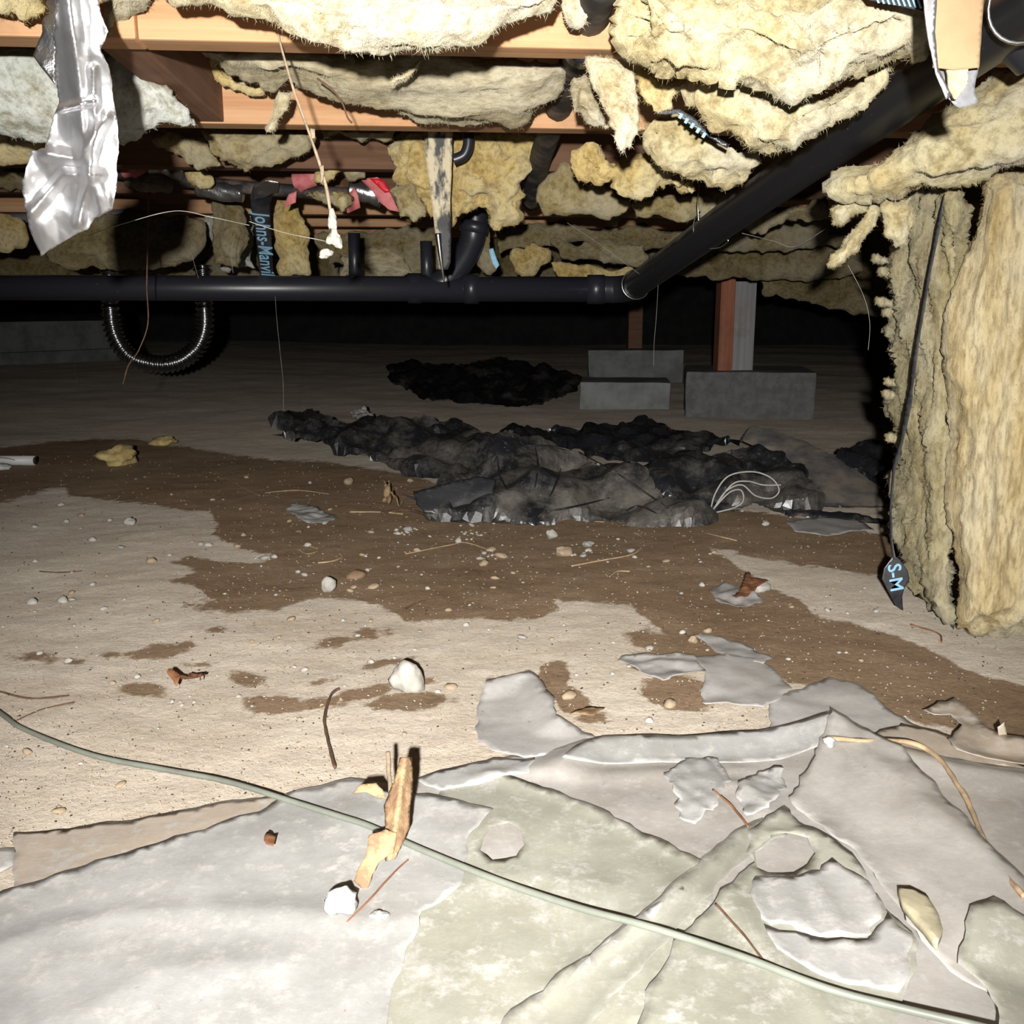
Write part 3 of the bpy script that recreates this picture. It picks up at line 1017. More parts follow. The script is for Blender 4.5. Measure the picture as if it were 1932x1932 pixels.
flap('pink_flap', [(680, 338), (712, 334), (730, 352), (742, 375), (754, 400), (735, 396), (715, 380), (700, 358)], Wd - 0.05, M['pink'], parent=wp, step=5, jag=1, seed=5, thick=0.002)
flap('red_tape', [(696, 336), (722, 338), (738, 362), (726, 364)], Wd - 0.056, M['red'], parent=wp, step=5, jag=0.5, seed=6, thick=0.001, amp=0.001)
flap('pink_flap', [(545, 366), (560, 360), (558, 382), (535, 392)], Wd - 0.04, M['pink'], parent=wp, step=5, jag=1, seed=7, thick=0.002)
tag(wp, 'pipe patched with silver foil and torn pink wrap', 'pipe')

cn = tube('conduit', [P(-80, 414, 2.45), P(60, 411, 2.45), P(250, 402, 2.47)], 0.012, M['conduit'], segs=14)
tag(cn, 'thin grey conduit running level behind the foil tip', 'pipe')
# ribbed flexible duct
def ribbed_duct():
    d = 3.3
    pth = smooth_path([P(206, 500, d), P(208, 580, d), P(216, 630, d), P(242, 670, d), P(285, 686, d), P(330, 684, d), P(368, 660, d), P(386, 620, d), P(385, 570, d), P(382, 500, d)], 40)
    o = link('flexible_duct', tube_mesh(pth, 0.0275, 18), M['duct'])
    # ribs: swell every few rings
    me = o.data
    segs = 18
    for i, v in enumerate(me.vertices):
        k = i // segs
        if k >= len(pth):
            continue
        c = pth[k]
        f = 1 + 0.15 * math.cos(k * 2 * math.pi / 8.0) + 0.05 * noise.noise(v.co * 80)
        v.co = c + (v.co - c) * f
    me.update()
    recentre(o)
    return tag(o, 'ribbed silver flexible duct hanging in a U below the pipe', 'duct')
ribbed_duct()

# black ducting at the corner, with its ring
cd_ = empty('black_duct', P(1930, 40, 0.82))
tube('duct_body', [P(1905, -60, 0.86), P(1925, 30, 0.86), P(1975, 90, 0.86)], 0.028, M['abs'], cd_, segs=24)
ring_at(P(1935, 10, 0.80), Vector((0.2, 1, 0.1)), 0.026, 0.0016, 'wire_ring', M['metal'], cd_)
tag(cd_, 'black duct end with a bright wire ring beside the kraft strip', 'duct')

# ================================================================== HANGING FOIL, KRAFT, STRAPS
fo = flap('foil_facing', [(110, -30), (185, -30), (188, 20), (205, 60), (190, 95), (208, 130), (214, 180), (224, 255), (221, 350), (212, 395), (180, 412), (165, 432), (120, 455), (78, 483), (58, 440), (45, 380), (42, 340), (60, 285), (85, 280), (100, 225), (112, 195), (105, 150), (102, 60)],
          0.78, M['foil'], gy=0.012, step=4.5, jag=2.2, amp=0.011, nsc=26, seed=12, thick=0.0004,
          creases=[([(130, 0), (150, 150), (160, 300), (190, 400)], 0.008, 22), ([(90, 290), (150, 300), (200, 220)], 0.008, 18), ([(60, 400), (120, 330), (190, 330)], 0.006, 16), ([(175, 130), (180, 260), (150, 420)], 0.007, 14), ([(115, 205), (180, 190)], 0.01, 10)])
tag(fo, 'crumpled silver foil facing hanging down in a torn strip', 'foil')
fs = flap('foil_strip', [(78, -30), (108, -30), (110, 60), (104, 160), (80, 130), (62, 105), (80, 60)], 0.86, M['darkfoil'], step=6, jag=1, amp=0.006, seed=14)
tag(fs, 'narrow tarnished foil strip behind the big foil facing', 'foil')

kr = empty('kraft_strip', P(1800, 150, 0.66))
flap('kraft_face', [(1765, -40), (1858, -40), (1852, 60), (1847, 128), (1800, 132), (1760, 128), (1755, 60)], 0.655, M['kraft'], step=7, jag=0.8, amp=0.002, nsc=9, seed=21, parent=kr)
flap('foil_edge', [(1738, -40), (1770, -40), (1764, 60), (1770, 128), (1795, 180), (1785, 188), (1765, 140), (1748, 60)], 0.652, M['foil'], step=6, jag=0.8, amp=0.002, seed=22, parent=kr)
flap('foil_tail', [(1762, 126), (1846, 126), (1838, 165), (1845, 195), (1810, 205), (1788, 185)], 0.668, M['greyscrap'], step=6, jag=3, amp=0.004, seed=23, parent=kr)
flap('wool_tuft', [(1785, 128), (1825, 130), (1822, 160), (1800, 188), (1790, 170)], 0.658, M['pale'], step=5, jag=2, amp=0.004, seed=24, parent=kr, thick=0.006)
tag(kr, 'tan kraft paper strip with a foil edge hanging down', 'paper')

def text_part(parent, body, origin, along, down, size, mat, bold=0.016):
    """flat print: letters run in the direction 'along', their feet point to 'down'"""
    cu = bpy.data.curves.new('print', 'FONT')
    cu.body = body
    cu.size = size
    cu.offset = bold * size
    cu.resolution_u = 3
    tmp = bpy.data.objects.new('print', cu)
    COL.objects.link(tmp)
    dg = bpy.context.evaluated_depsgraph_get()
    me = bpy.data.meshes.new_from_object(tmp.evaluated_get(dg))
    bpy.data.objects.remove(tmp, do_unlink=True)
    along = along.normalized()
    upv = (-down - along * (-down).dot(along)).normalized()
    nrm = along.cross(upv)
    for v in me.vertices:
        v.co = origin + along * v.co.x + upv * v.co.y + nrm * v.co.z
    me.materials.clear()
    return link('printed_lettering', me, mat, parent, smooth=False)

sd0 = 2.118
st = empty('printed_strap', P(500, 520, sd0))
SD = lambda x, y: 1.885 + (y - 345) * 0.00138
flap('strap_band', [(478, 352), (500, 342), (522, 352), (514, 372), (509, 390), (512, 450), (516, 520), (517, 545), (491, 545), (490, 520), (483, 450), (474, 395), (472, 370)], sd0, M['band'], step=6, jag=0.4, amp=0.0008, nsc=10, seed=31, parent=st, dfun=SD)
flap('crinkled_fold', [(476, 352), (500, 340), (528, 344), (526, 362), (505, 372), (478, 378)], sd0, M['darkfoil'], step=4, jag=0.6, amp=0.004, nsc=60, seed=32, parent=st, dfun=lambda x, y: SD(x, y) - 0.006)
o0 = P(480, 401, SD(0, 401) - 0.006); o1 = P(494, 520, SD(0, 520) - 0.006)
text_part(st, 'Johns-Manville', o0, o1 - o0, P(450, 450, sd0) - P(480, 450, sd0), 0.0395, M['ink'])
tag(st, 'black insulation strap with pale blue lettering hanging behind the drain pipe', 'strap')

# strap on the draped batt
s2 = empty('printed_strap', P(1690, 1145, 1.17))
DS = 1.13
flap('strap_band', [(1782, 365), (1776, 420), (1757, 510), (1738, 620), (1722, 735), (1722, 750), (1712, 800), (1700, 850), (1688, 890), (1682, 960), (1684, 1020), (1690, 1056), (1684, 1056), (1678, 1010), (1678, 960), (1684, 880), (1698, 830), (1706, 780), (1716, 730), (1720, 690), (1731, 620), (1752, 500), (1772, 400)], DS, M['band'], step=5, jag=0.4, amp=0.0005, seed=41, parent=s2,
     dfun=lambda x, y: 1.115 + (1790 - x) * 0.0009)
flap('strap_end', [(1684, 1050), (1694, 1052), (1712, 1075), (1716, 1092), (1706, 1110), (1702, 1126), (1704, 1152), (1690, 1143), (1682, 1128), (1672, 1108), (1664, 1092), (1668, 1072)], 1.21, M['band'], step=4, jag=0.4, amp=0.001, seed=42, parent=s2)
o0 = P(1675, 1066, 1.206); o1 = P(1684, 1140, 1.206)
text_part(s2, 'S-M', o0, o1 - o0, P(1640, 1090, 1.2) - P(1690, 1090, 1.2), 0.0235, M['ink'])
tag(s2, 'black printed strap hanging along the draped insulation batt', 'strap')

s3 = empty('printed_strap', P(1310, 240, 1.0))
flap('strap_band', [(1236, 214), (1250, 206), (1282, 206), (1310, 222), (1335, 246), (1375, 272), (1372, 280), (1330, 254), (1300, 235), (1278, 214), (1256, 216)], 0.98, M['band'], gx=0.0, step=4, jag=0.8, amp=0.002, seed=43, parent=s3)
for k in range(5):
    t = k / 5
    flap('printed_bar', [(1284 + 11 * k, 213 + 9 * k), (1290 + 11 * k, 216 + 9 * k), (1284 + 11 * k, 225 + 9 * k), (1279 + 11 * k, 222 + 9 * k)], 0.976, M['ink'], step=4, jag=0.1, amp=0.0002, parent=s3, seed=44)
tag(s3, 'thin twisted black strap caught between yellow batts', 'strap')
s4 = empty('printed_strap', P(1690, 5, 0.72))
flap('strap_band', [(1620, -30), (1640, 0), (1690, 10), (1742, 22), (1742, -30)], 0.73, M['band'], step=6, jag=0.3, amp=0.001, seed=45, parent=s4)
for k in range(9):
    flap('printed_bar', [(1648 + 10 * k, -14 + k), (1652 + 10 * k, -14 + k), (1660 + 10 * k, 6 + 1.2 * k), (1656 + 10 * k, 6 + 1.2 * k)], 0.727, M['ink'], step=5, jag=0.05, amp=0.0001, parent=s4, seed=46)
tag(s4, 'black strap with pale blue print above the kraft strip', 'strap')
s5 = flap('printed_strap', [(922, 470), (930, 468), (942, 500), (936, 508), (928, 495)], 2.16, M['ink'], step=4, jag=0.5, amp=0.001, seed=47)
tag(s5, 'tiny blue strap scrap right of the pipe riser', 'strap')

# ================================================================== INSULATION BATTS
def batt(poly, d, mat, label, **kw):
    o = blob('insulation_batt', poly, d, M[mat], **kw)
    return tag(o, label, 'insulation', 'glass wool batts sagging under the floor')

# -- near bay
batt([(285, -40), (330, 4), (395, 20), (440, 33), (480, 45), (520, 66), (560, 82), (620, 95), (680, 109), (730, 114), (790, 110), (850, 102), (900, 92), (950, 68), (1000, 48), (1040, 30), (1058, 10), (1065, -40)],
     0.80, 'pale', 'big cream batt sagging over the orange joist', thick=0.12, gy=-0.02, amp=0.010, nsc=14, rim=90, seed=2, fuzz=1400)
batt([(1060, -40), (1112, -40), (1106, 20), (1090, 48), (1070, 40), (1062, 15)], 0.88, 'pale', 'small cream tuft squeezed beside the vent pipe', thick=0.05, seed=3, rim=25, fuzz=200)
batt([(1178, -40), (1176, 40), (1172, 75), (1185, 100), (1215, 110), (1245, 112), (1275, 132), (1310, 140), (1340, 138), (1360, 125), (1400, 126), (1440, 150), (1500, 168), (1560, 170), (1640, 120), (1745, 70), (1760, -40)],
     0.82, 'cream', 'huge lumpy cream batt bulging between vent pipe and kraft strip', thick=0.14, gy=-0.01, amp=0.022, nsc=15, rim=80, seed=4, ridge=0.35, fuzz=2200, step=6)
batt([(1340, 140), (1370, 128), (1420, 150), (1500, 172), (1580, 165), (1660, 118), (1720, 100), (1640, 190), (1560, 240), (1480, 296), (1440, 306), (1410, 296), (1390, 270), (1350, 235), (1320, 200), (1306, 175)],
     0.93, 'cream', 'rounded cream batt lobe tucked above the sloping pipe', thick=0.09, amp=0.016, nsc=18, rim=50, seed=5, ridge=0.3, fuzz=900, step=6)
batt([(1108, 112), (1150, 110), (1188, 118), (1200, 160), (1212, 215), (1213, 245), (1195, 275), (1178, 296), (1166, 290), (1158, 255), (1140, 205), (1122, 160)],
     0.92, 'pale', 'pale pointed batt tongue hanging down beside the vent pipe', thick=0.035, gy=-0.01, amp=0.006, nsc=16, rim=30, seed=6, fuzz=500, step=5, flow=(1.5, 1, 0.5))
batt([(1188, 108), (1240, 112), (1290, 135), (1330, 150), (1310, 178), (1275, 190), (1272, 210), (1240, 212), (1215, 195), (1200, 160)],
     0.98, 'yellow', 'yellow folded batt right of the pale tongue', thick=0.05, amp=0.010, nsc=20, rim=35, seed=7, ridge=0.3, fuzz=300, step=5)
batt([(1080, 150), (1112, 145), (1140, 205), (1158, 250), (1130, 245), (1098, 232), (1075, 212), (1072, 180)], 1.05, 'grey_wool', 'dusty grey batt left of the pale tongue', thick=0.05, seed=8, rim=30, fuzz=250, step=5)
batt([(1215, 225), (1270, 200), (1310, 215), (1360, 255), (1400, 290), (1440, 306), (1400, 345), (1340, 345), (1310, 330), (1260, 320), (1225, 290), (1205, 260)],
     1.12, 'cream', 'ragged cream batt under the twisted strap', thick=0.07, amp=0.015, nsc=24, rim=35, seed=9, ridge=0.35, fuzz=500, step=5, flow=(0.7, 1, 1.7))
batt([(1080, 290), (1115, 275), (1150, 300), (1200, 285), (1260, 318), (1310, 332), (1310, 365), (1260, 362), (1200, 372), (1170, 370), (1150, 335), (1130, 342), (1100, 330)],
     1.35, 'yellow', 'torn yellow batt edge below the pale tongue', thick=0.07, amp=0.018, nsc=26, rim=30, seed=10, ridge=0.35, fuzz=400, step=5, jag=4)

# -- second bay
batt([(372, 95), (430, 84), (520, 84), (700, 98), (900, 108), (1060, 112), (1085, 135), (1060, 165), (1040, 190), (1000, 222), (962, 247), (945, 232), (880, 238), (810, 238), (740, 222), (690, 205), (640, 192), (590, 172), (545, 150), (520, 170), (480, 158), (430, 140), (395, 120)],
     1.14, 'grey_wool', 'wide dusty grey batt hanging between the two nearest joists', thick=0.13, gy=0.10, amp=0.012, nsc=16, rim=70, seed=11, ridge=0.25, fuzz=1500, flow=(0.5, 1, 1.6), step=6)
batt([(522, 168), (556, 172), (548, 205), (528, 225), (522, 250), (500, 254), (496, 244), (510, 215)], 1.16, 'pale', 'pale finger of wool drooping over the second joist', thick=0.02, rim=14, seed=12, fuzz=150, step=4, amp=0.004, jag=2)
batt([(376, 88), (400, 100), (430, 130), (470, 140), (500, 150), (498, 178), (462, 180), (430, 170), (405, 150), (390, 120)], 1.24, 'yellow', 'shaded yellow wool pressed against the brown blocking', thick=0.04, rim=25, seed=13, fuzz=150, step=5)
batt([(-60, 70), (80, 78), (150, 70), (215, 88), (250, 118), (290, 150), (325, 180), (350, 205), (372, 236), (345, 240), (330, 232), (300, 232), (298, 250), (280, 256), (276, 270), (250, 275), (240, 286), (210, 285), (150, 276), (90, 268), (40, 258), (-60, 250)],
     1.10, 'white_wool', 'greyish white batt behind the hanging foil', thick=0.09, gy=0.03, amp=0.008, nsc=14, rim=60, seed=14, fuzz=900, step=6)
batt([(-60, -40), (85, -40), (84, 20), (70, 34), (50, 28), (40, 38), (22, 18), (-60, 22)], 0.84, 'yellow', 'yellow wool scrap in the corner above the lapped joist', thick=0.05, amp=0.012, rim=30, seed=15, fuzz=300, jag=4)
batt([(186, -40), (230, -30), (290, -40), (288, 20), (280, 28), (262, 26), (240, 30), (215, 40), (205, 55), (192, 40)], 0.88, 'grey_wool', 'grubby grey wool tuft at the joist butt joint', thick=0.05, amp=0.012, rim=25, seed=16, fuzz=300, jag=6)
batt([(190, 20), (212, 30), (225, 60), (215, 80), (200, 70)], 0.90, 'yellow', 'tiny yellow wool tuft right of the foil', thick=0.03, rim=14, seed=17, step=4, fuzz=100)
batt([(-60, 190), (30, 190), (95, 190), (92, 290), (60, 300), (20, 310), (-60, 305)], 1.45, 'yellow', 'yellow batt edge below the white wool', thick=0.06, seed=18, rim=25, fuzz=200)

batt([(786, 112), (800, 108), (792, 125), (778, 138), (764, 150), (742, 160), (728, 158), (740, 146), (765, 135), (778, 122)], 0.98, 'pale', 'stringy pale wisp hanging from the big cream batt', thick=0.012, rim=7, seed=29, step=3.5, jag=2, amp=0.002, nsc=60, fuzz=120)
# -- third bay and beyond
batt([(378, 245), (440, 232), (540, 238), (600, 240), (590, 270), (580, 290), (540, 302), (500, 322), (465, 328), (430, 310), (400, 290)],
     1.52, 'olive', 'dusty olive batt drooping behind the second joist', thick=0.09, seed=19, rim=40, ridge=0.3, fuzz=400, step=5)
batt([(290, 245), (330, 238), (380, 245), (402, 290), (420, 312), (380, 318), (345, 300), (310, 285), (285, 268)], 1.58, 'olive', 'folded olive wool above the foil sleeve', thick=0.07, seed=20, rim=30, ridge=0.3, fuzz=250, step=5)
batt([(600, 290), (625, 270), (645, 285), (648, 315), (632, 345), (610, 352), (590, 340), (612, 320)], 1.75, 'yellow', 'curled yellow wool ring by the pink wrap', thick=0.04, seed=21, rim=12, fuzz=150, step=4)
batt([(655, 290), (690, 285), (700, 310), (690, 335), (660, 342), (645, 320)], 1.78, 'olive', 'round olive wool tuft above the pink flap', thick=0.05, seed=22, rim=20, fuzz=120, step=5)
batt([(732, 250), (770, 238), (860, 240), (960, 244), (1005, 248), (1012, 300), (996, 345), (985, 385), (970, 415), (945, 438), (925, 410), (905, 398), (880, 398), (860, 400), (850, 420), (836, 430), (806, 408), (795, 380), (770, 372), (752, 345), (742, 310), (728, 280)],
     1.70, 'yellow', 'big torn yellow clump around the pipe riser', thick=0.11, amp=0.028, nsc=17, rim=60, seed=23, ridge=0.45, fuzz=1400, step=5, jag=5)
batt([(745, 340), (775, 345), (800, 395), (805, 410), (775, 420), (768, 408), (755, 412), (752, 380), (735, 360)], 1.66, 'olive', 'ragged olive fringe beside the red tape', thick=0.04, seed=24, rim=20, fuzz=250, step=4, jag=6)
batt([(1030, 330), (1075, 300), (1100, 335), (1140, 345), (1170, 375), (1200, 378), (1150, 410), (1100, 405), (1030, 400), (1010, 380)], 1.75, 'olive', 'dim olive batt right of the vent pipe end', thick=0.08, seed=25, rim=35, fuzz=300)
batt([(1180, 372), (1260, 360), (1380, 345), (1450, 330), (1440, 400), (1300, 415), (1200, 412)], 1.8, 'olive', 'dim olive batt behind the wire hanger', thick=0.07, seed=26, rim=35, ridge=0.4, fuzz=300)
batt([(1136, 372), (1168, 370), (1172, 415), (1168, 430), (1145, 428)], 2.56, 'yellow', 'small torn yellow wool scrap stuck to the reddish joist', thick=0.03, seed=27, rim=10, step=4, jag=4, fuzz=80)
# filling under the dark bays
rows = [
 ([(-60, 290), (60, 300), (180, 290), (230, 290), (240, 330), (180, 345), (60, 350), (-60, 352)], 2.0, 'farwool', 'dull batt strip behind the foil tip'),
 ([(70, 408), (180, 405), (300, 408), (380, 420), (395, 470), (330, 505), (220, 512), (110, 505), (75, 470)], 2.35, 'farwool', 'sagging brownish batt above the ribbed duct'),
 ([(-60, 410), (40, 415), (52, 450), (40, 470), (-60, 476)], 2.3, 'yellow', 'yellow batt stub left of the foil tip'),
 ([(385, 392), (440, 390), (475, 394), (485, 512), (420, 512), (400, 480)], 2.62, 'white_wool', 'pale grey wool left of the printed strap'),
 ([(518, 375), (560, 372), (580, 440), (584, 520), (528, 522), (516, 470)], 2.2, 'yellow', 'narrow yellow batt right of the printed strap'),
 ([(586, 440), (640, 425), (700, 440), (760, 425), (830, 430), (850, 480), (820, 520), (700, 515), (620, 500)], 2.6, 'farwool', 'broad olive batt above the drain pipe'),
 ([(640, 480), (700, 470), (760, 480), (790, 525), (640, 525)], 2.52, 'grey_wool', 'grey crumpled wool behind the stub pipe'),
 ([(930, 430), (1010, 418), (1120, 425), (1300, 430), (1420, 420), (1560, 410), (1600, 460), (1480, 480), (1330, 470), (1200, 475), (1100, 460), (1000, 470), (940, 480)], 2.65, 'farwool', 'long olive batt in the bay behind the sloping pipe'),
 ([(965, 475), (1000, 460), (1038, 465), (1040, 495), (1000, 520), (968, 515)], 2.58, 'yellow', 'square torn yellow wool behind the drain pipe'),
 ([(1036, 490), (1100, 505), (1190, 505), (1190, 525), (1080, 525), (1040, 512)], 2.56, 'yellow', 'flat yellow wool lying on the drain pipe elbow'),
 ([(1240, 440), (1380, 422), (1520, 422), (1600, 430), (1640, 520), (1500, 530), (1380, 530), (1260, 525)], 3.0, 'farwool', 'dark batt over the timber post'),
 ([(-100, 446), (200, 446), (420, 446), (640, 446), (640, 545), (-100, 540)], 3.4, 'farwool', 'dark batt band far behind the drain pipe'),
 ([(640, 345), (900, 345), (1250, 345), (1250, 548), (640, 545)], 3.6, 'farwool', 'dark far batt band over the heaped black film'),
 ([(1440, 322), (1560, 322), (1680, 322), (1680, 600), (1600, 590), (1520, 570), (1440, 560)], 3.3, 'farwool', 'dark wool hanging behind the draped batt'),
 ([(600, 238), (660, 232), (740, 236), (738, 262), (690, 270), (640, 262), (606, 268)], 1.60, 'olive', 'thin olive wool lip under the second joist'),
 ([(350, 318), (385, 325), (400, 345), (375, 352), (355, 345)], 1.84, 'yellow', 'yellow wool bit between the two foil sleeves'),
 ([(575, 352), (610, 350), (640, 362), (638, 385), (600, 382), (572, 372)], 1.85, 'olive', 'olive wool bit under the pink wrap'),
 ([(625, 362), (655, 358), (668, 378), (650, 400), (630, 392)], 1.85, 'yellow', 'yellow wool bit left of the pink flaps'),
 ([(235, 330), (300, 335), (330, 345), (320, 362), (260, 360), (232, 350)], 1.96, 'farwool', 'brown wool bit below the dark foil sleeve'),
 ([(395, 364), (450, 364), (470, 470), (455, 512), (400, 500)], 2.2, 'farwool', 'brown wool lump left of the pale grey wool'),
 ([(860, 330), (930, 330), (935, 480), (925, 520), (905, 520), (900, 470)], 2.2, 'farwool', 'shade-toned wool lump behind the pipe riser'),
 ([(1040, 455), (1130, 448), (1200, 462), (1230, 490), (1150, 500), (1060, 488)], 2.5, 'farwool', 'shade-toned wool roll above the pipe elbow'),
 ([(1300, 400), (1400, 385), (1560, 372), (1570, 410), (1440, 432), (1320, 430)], 2.1, 'farwool', 'shade-toned wool roll right of the wire hanger'),
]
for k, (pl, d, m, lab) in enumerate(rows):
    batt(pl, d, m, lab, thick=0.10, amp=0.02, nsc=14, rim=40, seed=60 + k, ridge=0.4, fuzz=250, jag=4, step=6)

# -- right hand group
batt([(1558, 352), (1590, 325), (1650, 285), (1740, 230), (1830, 175), (1990, 110), (1990, 300), (1900, 322), (1820, 345), (1780, 352), (1740, 350), (1700, 372), (1650, 368), (1600, 372)],
     1.06, 'cream', 'thick cream batt shelf under the sloping pipe', thick=0.14, gx=-0.02, amp=0.016, nsc=15, rim=60, seed=30, ridge=0.4, fuzz=1400, step=6, flow=(0.6, 1, 1.5))
batt([(1650, 370), (1700, 345), (1800, 330), (1830, 400), (1815, 520), (1792, 640), (1800, 800), (1795, 1000), (1800, 1185), (1770, 1162), (1738, 1130), (1712, 1100), (1700, 1060), (1684, 1020), (1680, 940), (1690, 850), (1672, 760), (1682, 700), (1668, 620), (1678, 570), (1668, 520), (1655, 490), (1672, 480), (1680, 440), (1662, 410)],
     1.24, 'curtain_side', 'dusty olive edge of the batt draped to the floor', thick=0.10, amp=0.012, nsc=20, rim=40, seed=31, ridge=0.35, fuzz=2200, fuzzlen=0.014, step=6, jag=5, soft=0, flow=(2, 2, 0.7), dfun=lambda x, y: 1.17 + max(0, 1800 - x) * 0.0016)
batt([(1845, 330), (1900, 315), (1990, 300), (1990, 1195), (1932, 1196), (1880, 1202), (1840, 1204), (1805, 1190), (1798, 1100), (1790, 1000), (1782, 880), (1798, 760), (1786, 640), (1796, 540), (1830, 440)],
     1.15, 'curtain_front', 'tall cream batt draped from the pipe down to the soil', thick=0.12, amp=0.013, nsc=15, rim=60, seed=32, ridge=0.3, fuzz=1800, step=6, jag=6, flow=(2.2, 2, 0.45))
for k, (pl, lab) in enumerate([
    ([(1568, 395), (1600, 368), (1645, 368), (1640, 400), (1606, 412), (1594, 428), (1572, 424), (1566, 410)], 'short blunt wool finger under the batt shelf'),
    ([(1640, 390), (1662, 395), (1655, 420), (1640, 440), (1628, 468), (1605, 480), (1590, 498), (1572, 510), (1562, 502), (1568, 482), (1585, 470), (1592, 450), (1612, 432)], 'long ragged wool finger pointing down to the dark'),
    ([(1660, 378), (1720, 372), (1728, 420), (1712, 460), (1690, 470), (1672, 440), (1664, 405)], 'soft wool knot at the top of the draped batt')]):
    batt(pl, 1.12, 'cream', lab, thick=0.04, amp=0.006, nsc=40, rim=18, seed=33 + k, fuzz=450, step=4, jag=3.5, fuzzlen=0.008)
for k, (x, y) in enumerate([(1655, 490), (1662, 570), (1676, 720), (1672, 745), (1680, 825), (1675, 590), (1668, 515)]):
    o = blob('wool_tuft', [(x - 12, y - 8), (x + 2, y - 12), (x + 22, y - 4), (x + 24, y + 8), (x + 4, y + 10), (x - 10, y + 6)], 1.33, M['curtain_side'], thick=0.02, rim=8, step=3.5, jag=4, seed=90 + k, amp=0.003, nsc=60, fuzz=120, fuzzlen=0.008)
    tag(o, 'little wool tuft along the torn edge of the draped batt', 'insulation', 'tufts on the draped batt edge')

# ================================================================== PLASTIC SHEETS ON THE SOIL
def film(poly, mat, label, **kw):
    o = ground_sheet('plastic_sheet', poly, M[mat], **kw)
    return tag(o, label, 'plastic sheet')

film([(780, 1474), (860, 1455), (960, 1432), (1060, 1418), (1130, 1404), (1280, 1408), (1400, 1398), (1560, 1388), (1640, 1402), (1780, 1436), (1880, 1450), (2150, 1470), (2250, 2050), (1000, 2080), (700, 2000), (760, 1700), (790, 1540)],
     'film_b', 'wide cloudy film with a rolled upper edge across the middle', shared=True, lift=0.0016, seed=1, wr=0.0019,
     folds=[([(1060, 1450), (1110, 1418), (1200, 1412), (1400, 1402), (1560, 1395)], 0.0073, 0.035), ([(1300, 1480), (1400, 1490), (1440, 1540)], 0.0040, 0.02), ([(1640, 1420), (1800, 1460), (2000, 1490)], 0.0066, 0.04), ([(900, 1478), (1000, 1462), (1100, 1470), (1400, 1460)], 0.0026, 0.02)])
film([(25, 1582), (150, 1566), (280, 1548), (420, 1520), (560, 1503), (640, 1500), (560, 1560), (330, 1625), (180, 1680), (60, 1730), (10, 1760), (28, 1650)],
     'film_tan', 'muddy film strip along the left sheet edge', shared=True, lift=0.0023, seed=2, wr=0.0019)
film([(-60, 1600), (-20, 1612), (30, 1608), (26, 1640), (0, 1652), (-60, 1660)], 'film_grey', 'small grey film corner by the muddy strip', shared=True, lift=0.0021, seed=3, wr=0.0019)
film([(830, 1490), (900, 1472), (930, 1470), (1040, 1502), (1150, 1547), (1270, 1612), (1330, 1642), (1385, 1600), (1300, 1800), (1150, 2050), (600, 2050), (760, 1720)],
     'film_c', 'olive tinted film with a torn hole beside the cable', shared=True, lift=0.0027, seed=4, wr=0.0019,
     folds=[([(930, 1472), (1040, 1502), (1150, 1547), (1330, 1642)], 0.0026, 0.015), ([(860, 1690), (1000, 1660), (1150, 1690)], 0.0020, 0.03), ([(1050, 1880), (1160, 1790), (1280, 1690)], 0.0030, 0.02)],
     holes=[[(912, 1588), (930, 1570), (960, 1562), (985, 1580), (992, 1605), (975, 1628), (930, 1632), (905, 1615)]])
film([(-250, 1790), (0, 1700), (180, 1640), (330, 1592), (470, 1548), (540, 1508), (600, 1498), (660, 1481), (720, 1490), (790, 1510), (870, 1528), (930, 1543), (890, 1580), (880, 1640), (870, 1688), (800, 1735), (770, 1800), (745, 1880), (720, 2060), (-400, 2080)],
     'film_a', 'large bright cloudy film spread over the left foreground', shared=True, lift=0.0036, seed=5, wr=0.0019,
     folds=[([(0, 1700), (180, 1640), (330, 1592), (470, 1548)], 0.0013, 0.012), ([(-50, 1820), (100, 1765), (250, 1738), (530, 1730), (720, 1752), (870, 1742)], 0.0018, 0.022), ([(560, 1503), (660, 1481), (790, 1510), (930, 1543)], 0.0026, 0.02), ([(150, 1932), (300, 1850), (520, 1830)], 0.0023, 0.03)])
film([(1395, 1572), (1440, 1556), (1482, 1588), (1420, 1625), (1330, 1712), (1250, 1800), (1180, 1872), (1080, 2000), (880, 2040), (945, 1940), (1100, 1836), (1215, 1742), (1320, 1642)],
     'film_d', 'folded diagonal film band crossing under the cable', shared=True, lift=0.0045, seed=6, wr=0.0019, folds=[([(1410, 1580), (1230, 1745), (960, 1940)], 0.0026, 0.012), ([(1470, 1590), (1330, 1720), (1100, 1990)], 0.0026, 0.012)])
film([(1412, 1585), (1475, 1535), (1545, 1592), (1605, 1632), (1645, 1692), (1672, 1742), (1722, 1792), (1718, 1862), (1692, 1932), (1700, 2060), (1150, 2060), (1260, 1810), (1420, 1645)],
     'film_c', 'torn olive film with a gaping hole on the right', shared=True, lift=0.0054, seed=7, wr=0.0019,
     folds=[([(1545, 1592), (1645, 1692), (1722, 1792), (1718, 1862)], 0.0046, 0.025), ([(1360, 1700), (1430, 1790), (1600, 1990)], 0.0030, 0.018), ([(1470, 1672), (1500, 1760)], 0.0026, 0.012), ([(1520, 1660), (1590, 1790)], 0.0026, 0.012)],
     holes=[[(1424, 1622), (1428, 1655), (1450, 1664), (1478, 1668), (1512, 1655), (1535, 1628), (1520, 1602), (1488, 1588), (1450, 1592)]])
film([(1415, 1702), (1424, 1672), (1470, 1676), (1520, 1668), (1570, 1640), (1622, 1680), (1665, 1738), (1645, 1786), (1600, 1790), (1540, 1788), (1490, 1768), (1450, 1766), (1428, 1740)],
     'film_a', 'bright stretched film tongue below the gaping hole', shared=True, lift=0.0063, seed=8, wr=0.0019, step=0.006)
